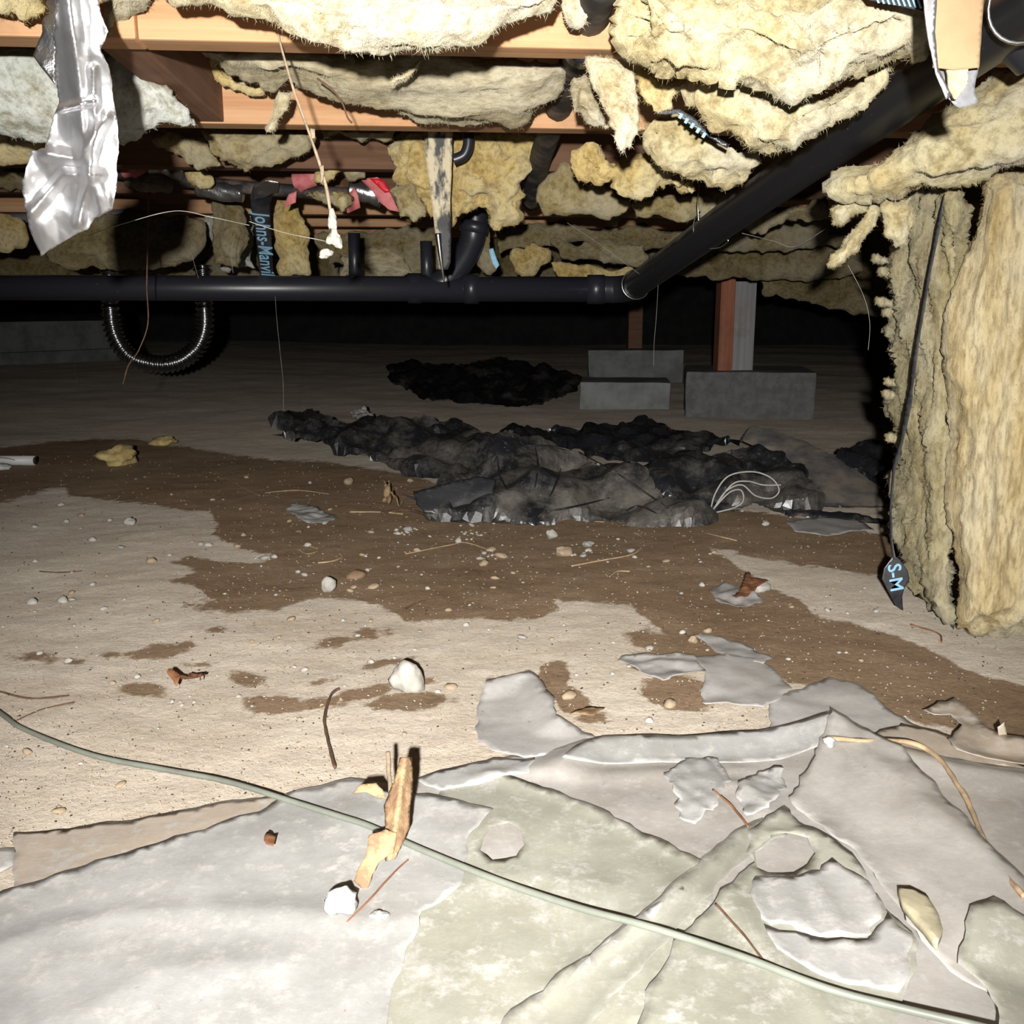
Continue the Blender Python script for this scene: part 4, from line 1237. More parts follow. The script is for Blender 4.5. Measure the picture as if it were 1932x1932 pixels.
film([(1566, 1393), (1600, 1398), (1640, 1420), (1700, 1450), (1740, 1490), (1800, 1560), (1880, 1650), (1960, 1740), (2150, 1860), (2200, 2060), (1990, 2030), (1860, 1896), (1790, 1856), (1735, 1806), (1690, 1745), (1652, 1690), (1610, 1632), (1550, 1585), (1486, 1530), (1530, 1470)],
     'film_b', 'raised triangular film fold rising to a white knotted tip', shared=True, lift=0.0072, seed=9, wr=0.0019,
     folds=[([(1566, 1395), (1660, 1480), (1800, 1600), (1990, 1790)], 0.0116, 0.07), ([(1566, 1393), (1486, 1530)], 0.0040, 0.03), ([(1700, 1450), (1725, 1500)], 0.0046, 0.03), ([(1700, 1660), (1850, 1780)], 0.0040, 0.05)])
film([(1795, 1850), (1830, 1765), (1870, 1748), (1990, 1830), (2150, 1900), (2150, 2080), (1920, 2040), (1860, 1905)], 'film_c', 'rounded film lobe in the right foreground', shared=True, lift=0.0081, seed=10, wr=0.0019, edge_up=0.004)
film([(1060, 1452), (1088, 1426), (1140, 1407), (1280, 1411), (1400, 1400), (1562, 1391), (1546, 1434), (1400, 1450), (1250, 1448), (1130, 1452)], 'film_a', 'smooth turned-over lip of the wide cloudy film', shared=True, lift=0.0032, seed=31, wr=0.0019, jag=0.0008)
film([(1255, 1478), (1296, 1444), (1352, 1446), (1378, 1488), (1345, 1540), (1310, 1572), (1282, 1560), (1270, 1510)], 'film_a', 'crinkled clear shred left of the brown stalk', lift=0.006, seed=32, wr=0.005, nsc=40, step=0.004)
film([(1388, 1496), (1430, 1470), (1472, 1468), (1482, 1500), (1450, 1545), (1412, 1560), (1392, 1530)], 'film_a', 'crinkled clear shred right of the brown stalk', lift=0.006, seed=33, wr=0.005, nsc=40, step=0.004)
film([(1440, 1770), (1500, 1778), (1560, 1796), (1640, 1794), (1668, 1750), (1720, 1795), (1716, 1860), (1692, 1892), (1600, 1880), (1520, 1850), (1470, 1815)], 'film_a', 'pale film patch below the stretched tongue', shared=True, lift=0.0065, seed=34, wr=0.0019)
film([(1060, 1885), (1140, 1795), (1290, 1695), (1300, 1705), (1200, 1790), (1110, 1860)], 'film_grey', 'film sliver put in for the shaded dirty gap left of the diagonal band', shared=True, lift=0.0041, seed=35, wr=0.0019)  # sliver added for the dirty gap that the diagonal band shades
film([(780, 1480), (830, 1462), (930, 1440), (1010, 1442), (1000, 1470), (900, 1490), (830, 1502)], 'film_a', 'thin scuffed film tongue behind the tan leaf', shared=True, lift=0.0034, seed=36, wr=0.0019)
# torn smaller pieces
film([(905, 1405), (898, 1350), (915, 1310), (960, 1293), (1000, 1289), (1018, 1302), (1042, 1338), (1055, 1380), (1090, 1388), (1125, 1402), (1060, 1432), (990, 1440), (925, 1425)], 'film_grey', 'round-topped grey film scrap on the dry soil', lift=0.0035, seed=11, wr=0.0024, step=0.006, folds=[([(915, 1312), (1000, 1291), (1055, 1380)], 0.01, 0.03)])
film([(1163, 1262), (1180, 1250), (1240, 1250), (1310, 1252), (1330, 1290), (1300, 1292), (1250, 1304), (1215, 1292), (1190, 1272)], 'film_grey', 'shiny curled film scrap on the damp patch', lift=0.0042, seed=12, wr=0.0072, nsc=25, step=0.005, edge_up=0.004)
film([(1305, 1252), (1380, 1246), (1440, 1253), (1465, 1275), (1495, 1312), (1440, 1348), (1385, 1342), (1330, 1340), (1320, 1312), (1335, 1290)], 'film_grey', 'ragged dull grey film piece beside the curled scrap', lift=0.0035, seed=13, wr=0.0060, nsc=22, step=0.006)
film([(1308, 1205), (1350, 1208), (1400, 1222), (1455, 1250), (1440, 1262), (1372, 1252), (1338, 1226)], 'film_grey', 'thin torn film sliver lying in wet soil', lift=0.0021, seed=14, wr=0.0048, nsc=25, step=0.006)
film([(1450, 1322), (1520, 1302), (1565, 1284), (1620, 1298), (1660, 1330), (1700, 1360), (1760, 1388), (1720, 1408), (1620, 1402), (1540, 1402), (1452, 1398)], 'film_grey', 'flat grey film piece under the triangular fold', lift=0.0028, seed=15, wr=0.0030, step=0.007)
film([(1742, 1362), (1770, 1346), (1800, 1338), (1830, 1366), (1855, 1388), (1885, 1412), (1940, 1420), (2050, 1450), (2050, 1480), (1880, 1462), (1800, 1442), (1785, 1420), (1812, 1392), (1790, 1368), (1760, 1370)], 'film_tan', 'curled tan film edge standing off the wet soil', lift=0.0049, seed=16, wr=0.0048, step=0.007, edge_up=0.006)
film([(1620, 1400), (1700, 1372), (1800, 1400), (1900, 1440), (1980, 1470), (1800, 1450), (1680, 1425)], 'film_tan', 'brown stained film strip beside the tan root', lift=0.0035, seed=17, wr=0.0024, step=0.008)
sp = flap('plastic_sheet', [(1886, 1412), (1882, 1372), (1894, 1362), (1900, 1385), (1910, 1412)], 0.86, M['film_tan'], step=5, jag=1.5, amp=0.003, seed=18, dfun=lambda x, y: G(1895, 1412).y)
tag(sp, 'small upright spike of torn tan film', 'plastic sheet')
film([(1480, 990), (1540, 982), (1620, 985), (1650, 1005), (1560, 1016), (1500, 1008)], 'film_grey', 'grey film slab in front of the dusty flap', lift=0.0035, seed=19, wr=0.0036, step=0.012)
film([(536, 970), (560, 955), (600, 965), (640, 985), (615, 996), (570, 988)], 'film_grey', 'pale crumpled film scrap in the damp soil', lift=0.0021, seed=20, wr=0.0084, nsc=30, step=0.007)
film([(1340, 1118), (1372, 1110), (1420, 1120), (1440, 1140), (1400, 1155), (1355, 1150)], 'film_grey', 'crumpled pale film scrap beside the red-brown leaf', lift=0.0014, seed=21, wr=0.0084, nsc=35, step=0.006)

# ================================================================== BLACK FILM HEAPS
def heap(poly, mat, label, k=0.25, thick=0.09, **kw):
    ys = [p[1] for p in poly]
    yb, yt = max(ys), min(ys)
    db = G(1000, yb).y
    dt = db + k * (G(1000, yt).y - db)
    df = lambda x, y: db + 0.02 + (dt - db) * (yb - y) / (yb - yt)
    o = blob('black_plastic_heap', poly, db, M[mat], thick=thick, dfun=df, ground=True, **kw)
    return tag(o, label, 'plastic sheet')
kw = dict(step=5, jag=4, amp=0.06, nsc=9, crease=1.0, rim=55, flat=True)
heap([(518, 822), (545, 800), (525, 795), (545, 775), (590, 770), (640, 790), (690, 800), (730, 802), (760, 790), (800, 788), (850, 790), (900, 800), (935, 830), (950, 850), (940, 900), (880, 905), (800, 905), (760, 882), (720, 870), (660, 852), (600, 832), (560, 830)],
     'blackfilm', 'long wrinkled tail of black film on the dry soil', seed=70, **kw)
heap([(940, 828), (1000, 815), (1050, 798), (1090, 810), (1120, 797), (1200, 800), (1290, 805), (1360, 820), (1400, 830), (1330, 850), (1250, 872), (1150, 875), (1080, 850), (1000, 840)],
     'blackfilm_clean', 'low dark film ridge behind the muddy heap', seed=71, **kw)
main_heap = heap([(778, 930), (830, 915), (880, 895), (920, 870), (935, 840), (960, 832), (1000, 838), (1060, 835), (1100, 850), (1150, 870), (1200, 900), (1250, 950), (1280, 960), (1330, 985), (1328, 1000), (1290, 996), (1210, 1000), (1150, 990), (1080, 985), (1040, 998), (980, 995), (930, 980), (860, 980), (800, 975), (785, 960)],
     'blackfilm_dirty', 'muddy crumpled black film heap at the edge of the damp patch', seed=72, **dict(kw, amp=0.06, nsc=9))
heap([(1180, 890), (1270, 870), (1330, 850), (1400, 835), (1440, 838), (1480, 850), (1500, 870), (1520, 920), (1530, 962), (1430, 958), (1340, 975), (1330, 990), (1290, 962), (1240, 930)],
     'blackfilm', 'black film mound behind the wire coil', seed=73, **kw)
heap([(1395, 832), (1420, 803), (1460, 810), (1520, 835), (1580, 860), (1640, 905), (1682, 940), (1682, 962), (1600, 968), (1520, 962), (1500, 920), (1490, 880), (1450, 848)],
     'greyflap', 'dust-coated stiff flap of black film', seed=74, **dict(kw, amp=0.010, nsc=4, step=8), thick=0.02)
heap([(1575, 862), (1640, 850), (1700, 860), (1720, 960), (1660, 930)], 'blackfilm_clean', 'dark film corner between dusty flap and draped batt', seed=75, **kw)
heap([(1478, 960), (1600, 967), (1690, 985), (1690, 1002), (1560, 980), (1480, 972)], 'blackfilm', 'narrow black film strip under the dusty flap', seed=76, **dict(kw, amp=0.006), thick=0.02)
heap([(728, 692), (770, 678), (830, 690), (900, 684), (950, 676), (1010, 688), (1060, 698), (1092, 712), (1088, 732), (1060, 746), (1020, 762), (970, 770), (880, 757), (800, 752), (780, 736), (740, 722)],
     'blackfilm_clean', 'distant heap of black film in the dark', seed=77, **kw)

# glossy flap at the heap's left tip and the rolled folds that catch the light
fl_ = flap('film_flap', [(780, 928), (830, 914), (900, 898), (935, 905), (930, 940), (940, 968), (860, 975), (800, 968), (786, 952)], 1.8, M['blackfilm_sheen'], step=5, jag=2, amp=0.012, nsc=7, seed=81, thick=0.0008, dfun=lambda x, y: G(900, 982).y + (975 - y) * 0.0006 - 0.03)
fl_.name = 'black_plastic_heap'
tag(fl_, 'glossy black film flap at the left tip of the muddy heap', 'plastic sheet')
from mathutils.bvhtree import BVHTree
bpy.context.view_layer.update()
def fold_lines(heap_obj, lines, mat, r=0.0016):
    me = heap_obj.data
    tr_ = BVHTree.FromPolygons([heap_obj.location + v.co for v in me.vertices], [tuple(q.vertices) for q in me.polygons])
    for pl in lines:
        path = smooth_path([Vector((x, y, 0)) for x, y in pl], 6)
        out = []
        for q in path:
            h = tr_.ray_cast(Vector((0, 0, H)), ray(q.x, q.y).normalized())
            if h[0] is not None:
                out.append(h[0] + Vector((0, -0.002, 0.001)))
        if len(out) > 3:
            for i in range(1, len(out) - 1):
                out[i] = (out[i - 1] + out[i] * 2 + out[i + 1]) / 4
            tube('film_fold', out, lambda t: r * (0.4 + 0.6 * math.sin(math.pi * min(max(t, 0.05), 0.95))), mat, heap_obj, segs=7, sm=0)
fold_lines(main_heap, [[(1085, 850), (1150, 885), (1210, 925), (1265, 962)], [(1030, 966), (1090, 955), (1150, 940)], [(938, 862), (944, 900), (958, 925)], [(1008, 925), (1015, 880), (1010, 845)], [(1058, 885), (1048, 915), (1036, 940)],
                       [(950, 845), (990, 842), (1040, 842), (1085, 852)], [(1180, 965), (1205, 955), (1240, 970)]], M['blackfilm_sheen'], 0.0022)

# ================================================================== SMALL THINGS
def film_tree():
    vs_, fs = [], []
    for o in COL.objects:
        if o.name.startswith('plastic_sheet'):
            i = len(vs_)
            vs_ += [o.location + v.co for v in o.data.vertices]
            fs += [tuple(i + k for k in q.vertices) for q in o.data.polygons]
    return BVHTree.FromPolygons(vs_, fs)
TREE = film_tree()
def top(x, y):
    """height of the soil, or of the film that covers it"""
    z = gh(x, y)
    h = TREE.ray_cast(Vector((x, y, 0.2)), Vector((0, 0, -1)))
    if h[0] is not None:
        z = max(z, h[0].z)
    return z
def T(px, py, lift=0.0):
    r = ray(px, py)
    z = 0.0
    for _ in range(4):
        p = Vector((0, 0, H)) + r * ((z + lift - H) / min(r.z, -0.012))
        z = top(p.x, p.y)
    p.z = z + lift
    return p

def lay(pts, lift=0.004):
    """rest a line on whatever lies below it"""
    path = smooth_path([Vector((x, y, 0)) for x, y in pts], 6)
    out = [T(p.x, p.y, lift) for p in path]
    zs = [p.z for p in out]
    n = len(zs)
    mx = [max(zs[max(0, i - 4):i + 5]) for i in range(n)]        # a stiff line bridges small hollows
    sm_ = [sum(mx[max(0, i - 5):i + 6]) / len(mx[max(0, i - 5):i + 6]) for i in range(n)]
    res = []
    for q, z in zip(path, sm_):
        r = ray(q.x, q.y)
        res.append(Vector((0, 0, H)) + r * ((z - H) / r.z))
    return res

cb = tube('cable', lay([(-120, 1260), (0, 1345), (50, 1378), (175, 1425), (300, 1450), (430, 1475), (560, 1515), (640, 1540), (700, 1560), (800, 1605), (950, 1665), (1100, 1715), (1230, 1750), (1400, 1805), (1560, 1865), (1700, 1902), (1900, 1950), (2100, 2010)], 0.0025),
          0.0024, M['cable'], segs=12, sm=3)
tag(cb, 'grey-green cable running diagonally over soil and film', 'cable')

# string with lint knots
sg = empty('hanging_string', P(628, 470, 0.98))
sp_ = [P(512, -30, 0.88), P(524, 60, 0.9), P(545, 140, 0.92), P(565, 200, 0.93), P(590, 270, 0.95), P(612, 340, 0.96), P(622, 390, 0.97), P(628, 420, 0.97)]
tube('string', sp_, lambda t: 0.0008 + 0.0008 * t, M['thread'], sg, segs=8, rough=0.5)
def lump(parent, p, r, mat, seed, name='lint_knot', sc=(1, 1, 1)):
    me = rock_mesh(seed, 3, 0.9, 1.0)
    for v in me.vertices:
        v.co = p + Vector((v.co.x * sc[0], v.co.y * sc[1], v.co.z * sc[2])) * r * (1 + 0.25 * noise.noise(v.co * 6))
    return link(name, me, mat, parent)
lump(sg, P(627, 418, 0.97), 0.0042, M['lint'], 5, sc=(0.8, 0.8, 2.0))
lump(sg, P(632, 452, 0.97), 0.006, M['lint'], 6, sc=(0.9, 0.9, 1.3))
lump(sg, P(617, 480, 0.97), 0.0055, M['lint'], 7, sc=(1.2, 0.9, 0.7))
lump(sg, P(590, 252, 0.945), 0.0022, M['thread'], 8, sc=(0.8, 0.8, 2.4))
lump(sg, P(607, 325, 0.955), 0.0022, M['thread'], 9, sc=(0.8, 0.8, 2.6))
tag(sg, 'tan hanging string with pale lint knots at its end', 'string')

webs = [([(165, 445), (240, 420), (330, 398), (400, 410), (470, 425)], 1.0, 'sagging cobweb strand from the foil tip'),
        ([(470, 418), (540, 440), (600, 452), (625, 458)], 0.98, 'taut cobweb strand tied to the lint knots'),
        ([(1070, 420), (1130, 460), (1190, 505), (1225, 530)], 1.9, 'dusty cobweb strand over the drain pipe elbow'),
        ([(519, 556), (522, 600), (528, 660), (534, 720), (535, 775)], 2.05, 'thin beaded thread above the black film tail'),
        ([(1242, 535), (1238, 600), (1234, 650), (1233, 690)], 1.9, 'thin beaded thread below the low pipe ring'),
        ([(443, 440), (436, 480), (440, 515)], 1.9, 'pale thread left of the printed strap'),
        ([(362, 480), (370, 510), (376, 530)], 2.05, 'short pale thread above the duct'),
        ([(144, 652), (140, 690), (150, 732)], G(150, 732).y, 'pale root hair left of the ribbed duct'),
        ([(1600, 500), (1630, 560), (1641, 610), (1638, 660)], 1.3, 'drooping dusty thread below the ragged wool finger'),
        ([(1400, 440), (1460, 455), (1500, 465), (1560, 430)], 1.6, 'reddish sagging thread beyond the sloping pipe')]
for pl, d, lab in webs:
    o = tube('cobweb_strand', [P(x, y, d) for x, y in pl], 0.00035, M['web'], segs=5, rough=0.8)
    tag(o, lab, 'thread')
rt = tube('hanging_root', [P(280, 370, 1.7), P(278, 480, 1.7), P(277, 545, 1.7), P(279, 610, 1.7), P(262, 660, 1.7), P(242, 690, 1.7), P(232, 725, 1.7)], 0.0011, M['rootbrown'], segs=6, rough=0.4)
tag(rt, 'long brown rootlet hanging in front of the duct', 'root')
rt = tube('hanging_root', [P(598, 148, 1.02), P(604, 152, 1.02), P(628, 170, 1.02), P(646, 195, 1.02), P(656, 222, 1.02), P(664, 232, 1.02)], 0.0010, M['rootbrown'], segs=6, rough=0.3)
tag(rt, 'short curved brown rootlet on the grey batt', 'root')
cw = empty('wire_coil', G(1342, 968))
dW = G(1342, 970).y
for pl in ([(1340, 966), (1350, 930), (1375, 898), (1420, 890), (1455, 902), (1470, 925), (1455, 940), (1425, 935), (1400, 915), (1372, 925), (1352, 950)],
           [(1342, 965), (1375, 930), (1398, 925), (1402, 945), (1385, 958), (1345, 968)], [(1345, 962), (1380, 915), (1410, 908), (1440, 915), (1474, 915)]):
    tube('wire_loop', [P(x, y, dW - 0.02) for x, y in pl], 0.0016, M['wire'], cw, segs=8)
lump(cw, G(1340, 970, 0.006), 0.008, M['tissue'], 31, 'wire_twist')
tag(cw, 'loops of grey wire lying against the black film', 'wire')

# roots and twigs on the soil
twigs = [([(640, 1300), (625, 1310), (615, 1340), (613, 1370), (622, 1410), (632, 1448)], 0.0016, 'rootbrown', 'knobbly dark brown twig curving on dry soil'),
         ([(1560, 1393), (1640, 1398), (1720, 1402), (1770, 1430), (1800, 1470), (1830, 1520), (1850, 1570), (1890, 1640), (1932, 1692)], 0.0022, 'roottan', 'tan root trailing across the right film fold'),
         ([(1078, 1068), (1130, 1058), (1185, 1048), (1208, 1035), (1212, 1015), (1196, 1005)], 0.0012, 'roottan', 'pale straw root in the damp patch'),
         ([(600, 1062), (630, 1058), (645, 1050), (640, 1045)], 0.0013, 'roottan', 'short pale stick in wet soil'),
         ([(765, 1045), (800, 1038), (850, 1028), (880, 1024), (930, 1040)], 0.0009, 'roottan', 'thin pale rootlet by the small white stones'),
         ([(762, 1150), (785, 1138), (820, 1130)], 0.0014, 'rootbrown', 'dark stick at the lower rim of the damp patch'),
         ([(500, 930), (560, 925), (620, 932)], 0.0009, 'roottan', 'thin root beyond the pale film scrap'),
         ([(660, 966), (720, 966), (760, 970)], 0.0015, 'roottan', 'straight reddish stick pointing at the black film heap'),
         ([(720, 968), (765, 962), (800, 970), (830, 985)], 0.003, 'rootbrown', 'dark wet root at the left tip of the heap'),
         ([(75, 1078), (110, 1080), (155, 1077)], 0.0009, 'rootbrown', 'thin dark twig on the dry left soil'),
         ([(0, 1305), (60, 1318), (130, 1312)], 0.0009, 'rootbrown', 'thin dark twig above the cable'),
         ([(30, 1360), (80, 1338), (140, 1325)], 0.0008, 'rootbrown', 'fine dark rootlet crossing towards the cable'),
         ([(655, 1738), (690, 1705), (740, 1650), (770, 1622)], 0.0006, 'leafbrown', 'fine brown stem on the bright film'),
         ([(1345, 1490), (1380, 1520), (1412, 1560)], 0.0009, 'leafbrown', 'short brown stalk stuck on the torn film'),
         ([(1350, 1705), (1400, 1760), (1440, 1812)], 0.0008, 'rootbrown', 'dark stalk beside the diagonal film band'),
         ([(995, 972), (1140, 985)], 0.0009, 'roottan', 'faint straw at the foot of the muddy heap'),
         ([(1320, 1003), (1390, 1020)], 0.001, 'roottan', 'slanting straw right of the black film point'),
         ([(1718, 1178), (1770, 1195), (1776, 1212)], 0.001, 'leafbrown', 'forked thin twig before the draped batt'),
         ([(560, 1035), (580, 1045), (600, 1038), (585, 1030)], 0.0008, 'roottan', 'wispy root tangle in the damp patch'),
         ([(340, 840), (380, 870), (440, 910), (490, 935)], 0.0007, 'roottan', 'faint long root across the far damp soil'),
         ([(1150, 1088), (1165, 1078), (1188, 1078)], 0.001, 'roottan', 'small bent straw in the wet soil')]
for pl, r, m, lab in twigs:
    o = tube('twig', lay(pl, r * 0.8), r, M[m], segs=7, sm=2, rough=0.5)
    tag(o, lab, 'twig')
# side stubs on the dark twig are part of its outline
# leaves
lf = empty('dry_leaf', G(720, 1640, 0.03))
LD = lambda x, y: G(735, 1655).y + (1655 - y) * 0.00028
flap('leaf_blade', [(776, 1428), (780, 1470), (774, 1520), (772, 1560), (760, 1590), (745, 1620), (728, 1625), (722, 1590), (728, 1560), (725, 1520), (745, 1470), (755, 1430)], 0.7, M['leaf'], step=5, jag=1.5, amp=0.005, nsc=40, seed=51, parent=lf, thick=0.0008, dfun=lambda x, y: LD(x, y) - 0.012 * math.sin((x - 720) / 60 * 3.1), creases=[([(765, 1430), (752, 1520), (735, 1620)], 0.006, 10)])
flap('curled_lobe', [(728, 1566), (748, 1572), (742, 1610), (716, 1625), (704, 1650), (690, 1685), (668, 1662), (672, 1645), (690, 1615), (696, 1575)], 0.7, M['leaf'], step=5, jag=2, amp=0.005, nsc=40, seed=52, parent=lf, thick=0.0008, dfun=lambda x, y: G(735, 1665).y - 0.01 + (1655 - y) * 0.00025)
flap('curled_lobe', [(666, 1496), (680, 1480), (710, 1478), (722, 1490), (730, 1508), (712, 1505), (690, 1495)], 0.7, M['leaf'], step=4, jag=1, amp=0.003, nsc=40, seed=53, parent=lf, thick=0.0008, dfun=lambda x, y: LD(x, y))
tube('leaf_stalk', [P(738, 1500, LD(738, 1500)), P(734, 1460, LD(734, 1460) + 0.01), P(732, 1420, LD(732, 1420) + 0.02)], 0.0018, M['thread'], lf, segs=7, rough=0.6)
tag(lf, 'curled tan dry leaf standing on the bright film', 'leaf')

def leaf(poly, mat, label, lift=0.008, wr=0.012, seed=1, name='dry_leaf'):
    o = ground_sheet(name, poly, M[mat], lift=lift, seed=seed, wr=wr, nsc=40, step=0.004, jag=0.0015, thick=0.0006)
    return tag(o, label, 'leaf')
leaf([(1380, 1150), (1395, 1128), (1405, 1108), (1412, 1092), (1416, 1112), (1450, 1112), (1440, 1120), (1418, 1130), (1400, 1146)], 'leafbrown', 'red-brown pointed leaf scrap beside a pale stone', seed=61)
leaf([(318, 1312), (335, 1298), (360, 1293), (385, 1292), (390, 1300), (380, 1320), (372, 1300), (350, 1308), (335, 1322)], 'leafbrown', 'curled brown leaf scrap near a pebble cluster', seed=62, wr=0.02)
leaf([(500, 1618), (505, 1602), (515, 1610), (523, 1608), (518, 1628), (505, 1626)], 'leafbrown', 'tiny reddish leaf flake on the bright film', seed=63, lift=0.012, wr=0.004)
leaf([(760, 862), (790, 855), (806, 872), (780, 868)], 'leaf', 'tan scrap on the black film tail', seed=64, lift=0.06)
leaf([(865, 728), (890, 702), (945, 688), (930, 705), (900, 718), (880, 730)], 'leafbrown', 'tan scrap on the distant film heap', seed=65, lift=0.05, name='paper_scrap')
leaf([(625, 850), (650, 832), (668, 836), (660, 855), (630, 862)], 'tissue', 'grey paper scrap leaning on the film tail', seed=66, lift=0.015, wr=0.04, name='paper_scrap')
leaf([(662, 820), (690, 812), (706, 825), (690, 832), (668, 830)], 'tissue', 'pale scrap lying on the film tail', seed=67, lift=0.06, wr=0.02, name='paper_scrap')
leaf([(1075, 1355), (1105, 1340), (1140, 1345), (1120, 1360)], 'leaf', 'flat tan leaf bit on dry soil near the film', seed=68, lift=0.003, wr=0.004)
leaf([(722, 958), (728, 935), (735, 940), (740, 960), (760, 968)], 'leaf', 'upright pale leaf bit by the wet root', seed=69, lift=0.004, wr=0.04)

# foam chunks, white bits, pipe offcuts
def chunk(name, px, py, w, h, mat, label, cat, seed, flat=0.7, ang=0.7, lift=0.0, sub=3):
    g = T(px, py + h * 0.45)
    sx = w / F * g.y * 0.5
    sz = h / F * g.y * 0.5
    me = rock_mesh(seed, sub, ang, 1.0)
    for v in me.vertices:
        q = v.co.copy()
        k = 1 + 0.12 * noise.noise(q * 4 + Vector((seed, 0, 0)))
        v.co = Vector((q.x * sx * k, q.y * sx * 0.9 * k, q.z * sz * k))
    o = link(name, me, M[mat])
    o.location = (g.x, g.y + sx * 0.5, g.z + sz * 0.75)
    return tag(o, label, cat)
chunk('foam_chunk', 215, 862, 58, 38, 'foam', 'yellow foam lump on the far damp soil', 'foam', 3, ang=1.0)
chunk('foam_chunk', 310, 832, 42, 20, 'foam', 'long pale yellow foam bit at the rim of the damp soil', 'foam', 4, ang=0.8)
chunk('white_lump', 642, 1703, 56, 56, 'whitelump', 'fluffy white lump on the bright film', 'fluff', 5, ang=0.9, lift=0.022)
chunk('stone', 769, 1279, 60, 66, 'stone_a', 'big squarish white stone on the damp spot', 'stone', 6, ang=0.45)
chunk('stone', 620, 1103, 30, 32, 'stone_a', 'round pale stone standing in the damp soil', 'stone', 7, ang=0.3)
chunk('stone', 1435, 1108, 40, 24, 'stone_a', 'pale stone behind the red-brown leaf scrap', 'stone', 8, ang=0.4)
chunk('stone', 1063, 1040, 34, 20, 'stone_b', 'tan oval stone in the damp soil', 'stone', 9, ang=0.4)
chunk('stone', 1041, 1007, 22, 20, 'stone_a', 'white cube-like stone before the muddy heap', 'stone', 10, ang=0.4)
chunk('stone', 1110, 1026, 24, 14, 'stone_c', 'grey-white stone with a sparkly side in wet soil', 'stone', 11)
chunk('stone', 657, 908, 19, 14, 'stone_b', 'small tan stone far in the damp soil', 'stone', 12, ang=0.3)
chunk('stone', 1308, 1207, 18, 16, 'stone_b', 'tan pebble at the tip of the film sliver', 'stone', 13, ang=0.3)
chunk('stone', 243, 984, 24, 16, 'stone_a', 'flat squarish stone on the pale left soil', 'stone', 14, ang=0.4)
chunk('white_lump', 1566, 1398, 24, 18, 'whitelump', 'white knotted tip of the triangular film fold', 'fluff', 15, ang=0.9, lift=0.05)
chunk('white_lump', 715, 1728, 30, 14, 'whitelump', 'thin white smear lump right of the fluffy lump', 'fluff', 16, ang=0.9, lift=0.022)

# cream half disc
hm = ground_sheet('cream_chunk', [(1690, 1722), (1716, 1722), (1745, 1740), (1765, 1775), (1772, 1805), (1762, 1832), (1738, 1800), (1722, 1782), (1700, 1758)], M['cream_chip'], lift=0.013, seed=71, wr=0.004, step=0.005, jag=0.001, thick=0.006)
tag(hm, 'cream half-moon chip wedged in the film tear', 'chip')

pv = empty('pipe_offcut', G(20, 868))
a0, a1 = G(-60, 868, 0.012), G(66, 869, 0.012)
me = tube_mesh([a0, a1], 0.012, 20, caps=False)
tube('pipe_wall', [a0, a1], 0.012, M['pvc'], pv, segs=20, sm=0)
tube('dark_bore_disc', [a1 + Vector((-0.002, 0, 0)), a1 + Vector((0.0008, 0, 0))], 0.0095, M['speck'], pv, segs=16, sm=0)  # dark disc stands for the unlit hollow; the pipe itself is solid
tube('crack', [a1 + Vector((-0.11, -0.010, 0.006)), a1 + Vector((-0.09, -0.0075, 0.0095)), a1 + Vector((-0.06, -0.0098, 0.0068)), a1 + Vector((-0.045, -0.0115, 0.003))], 0.0009, M['speck'], pv, segs=6, sm=0)
tag(pv, 'cracked white plastic pipe offcut on the damp soil', 'pipe')
o = chunk('white_lump', 2, 880, 24, 14, 'pvc', 'small white chip below the cracked offcut', 'chip', 18)

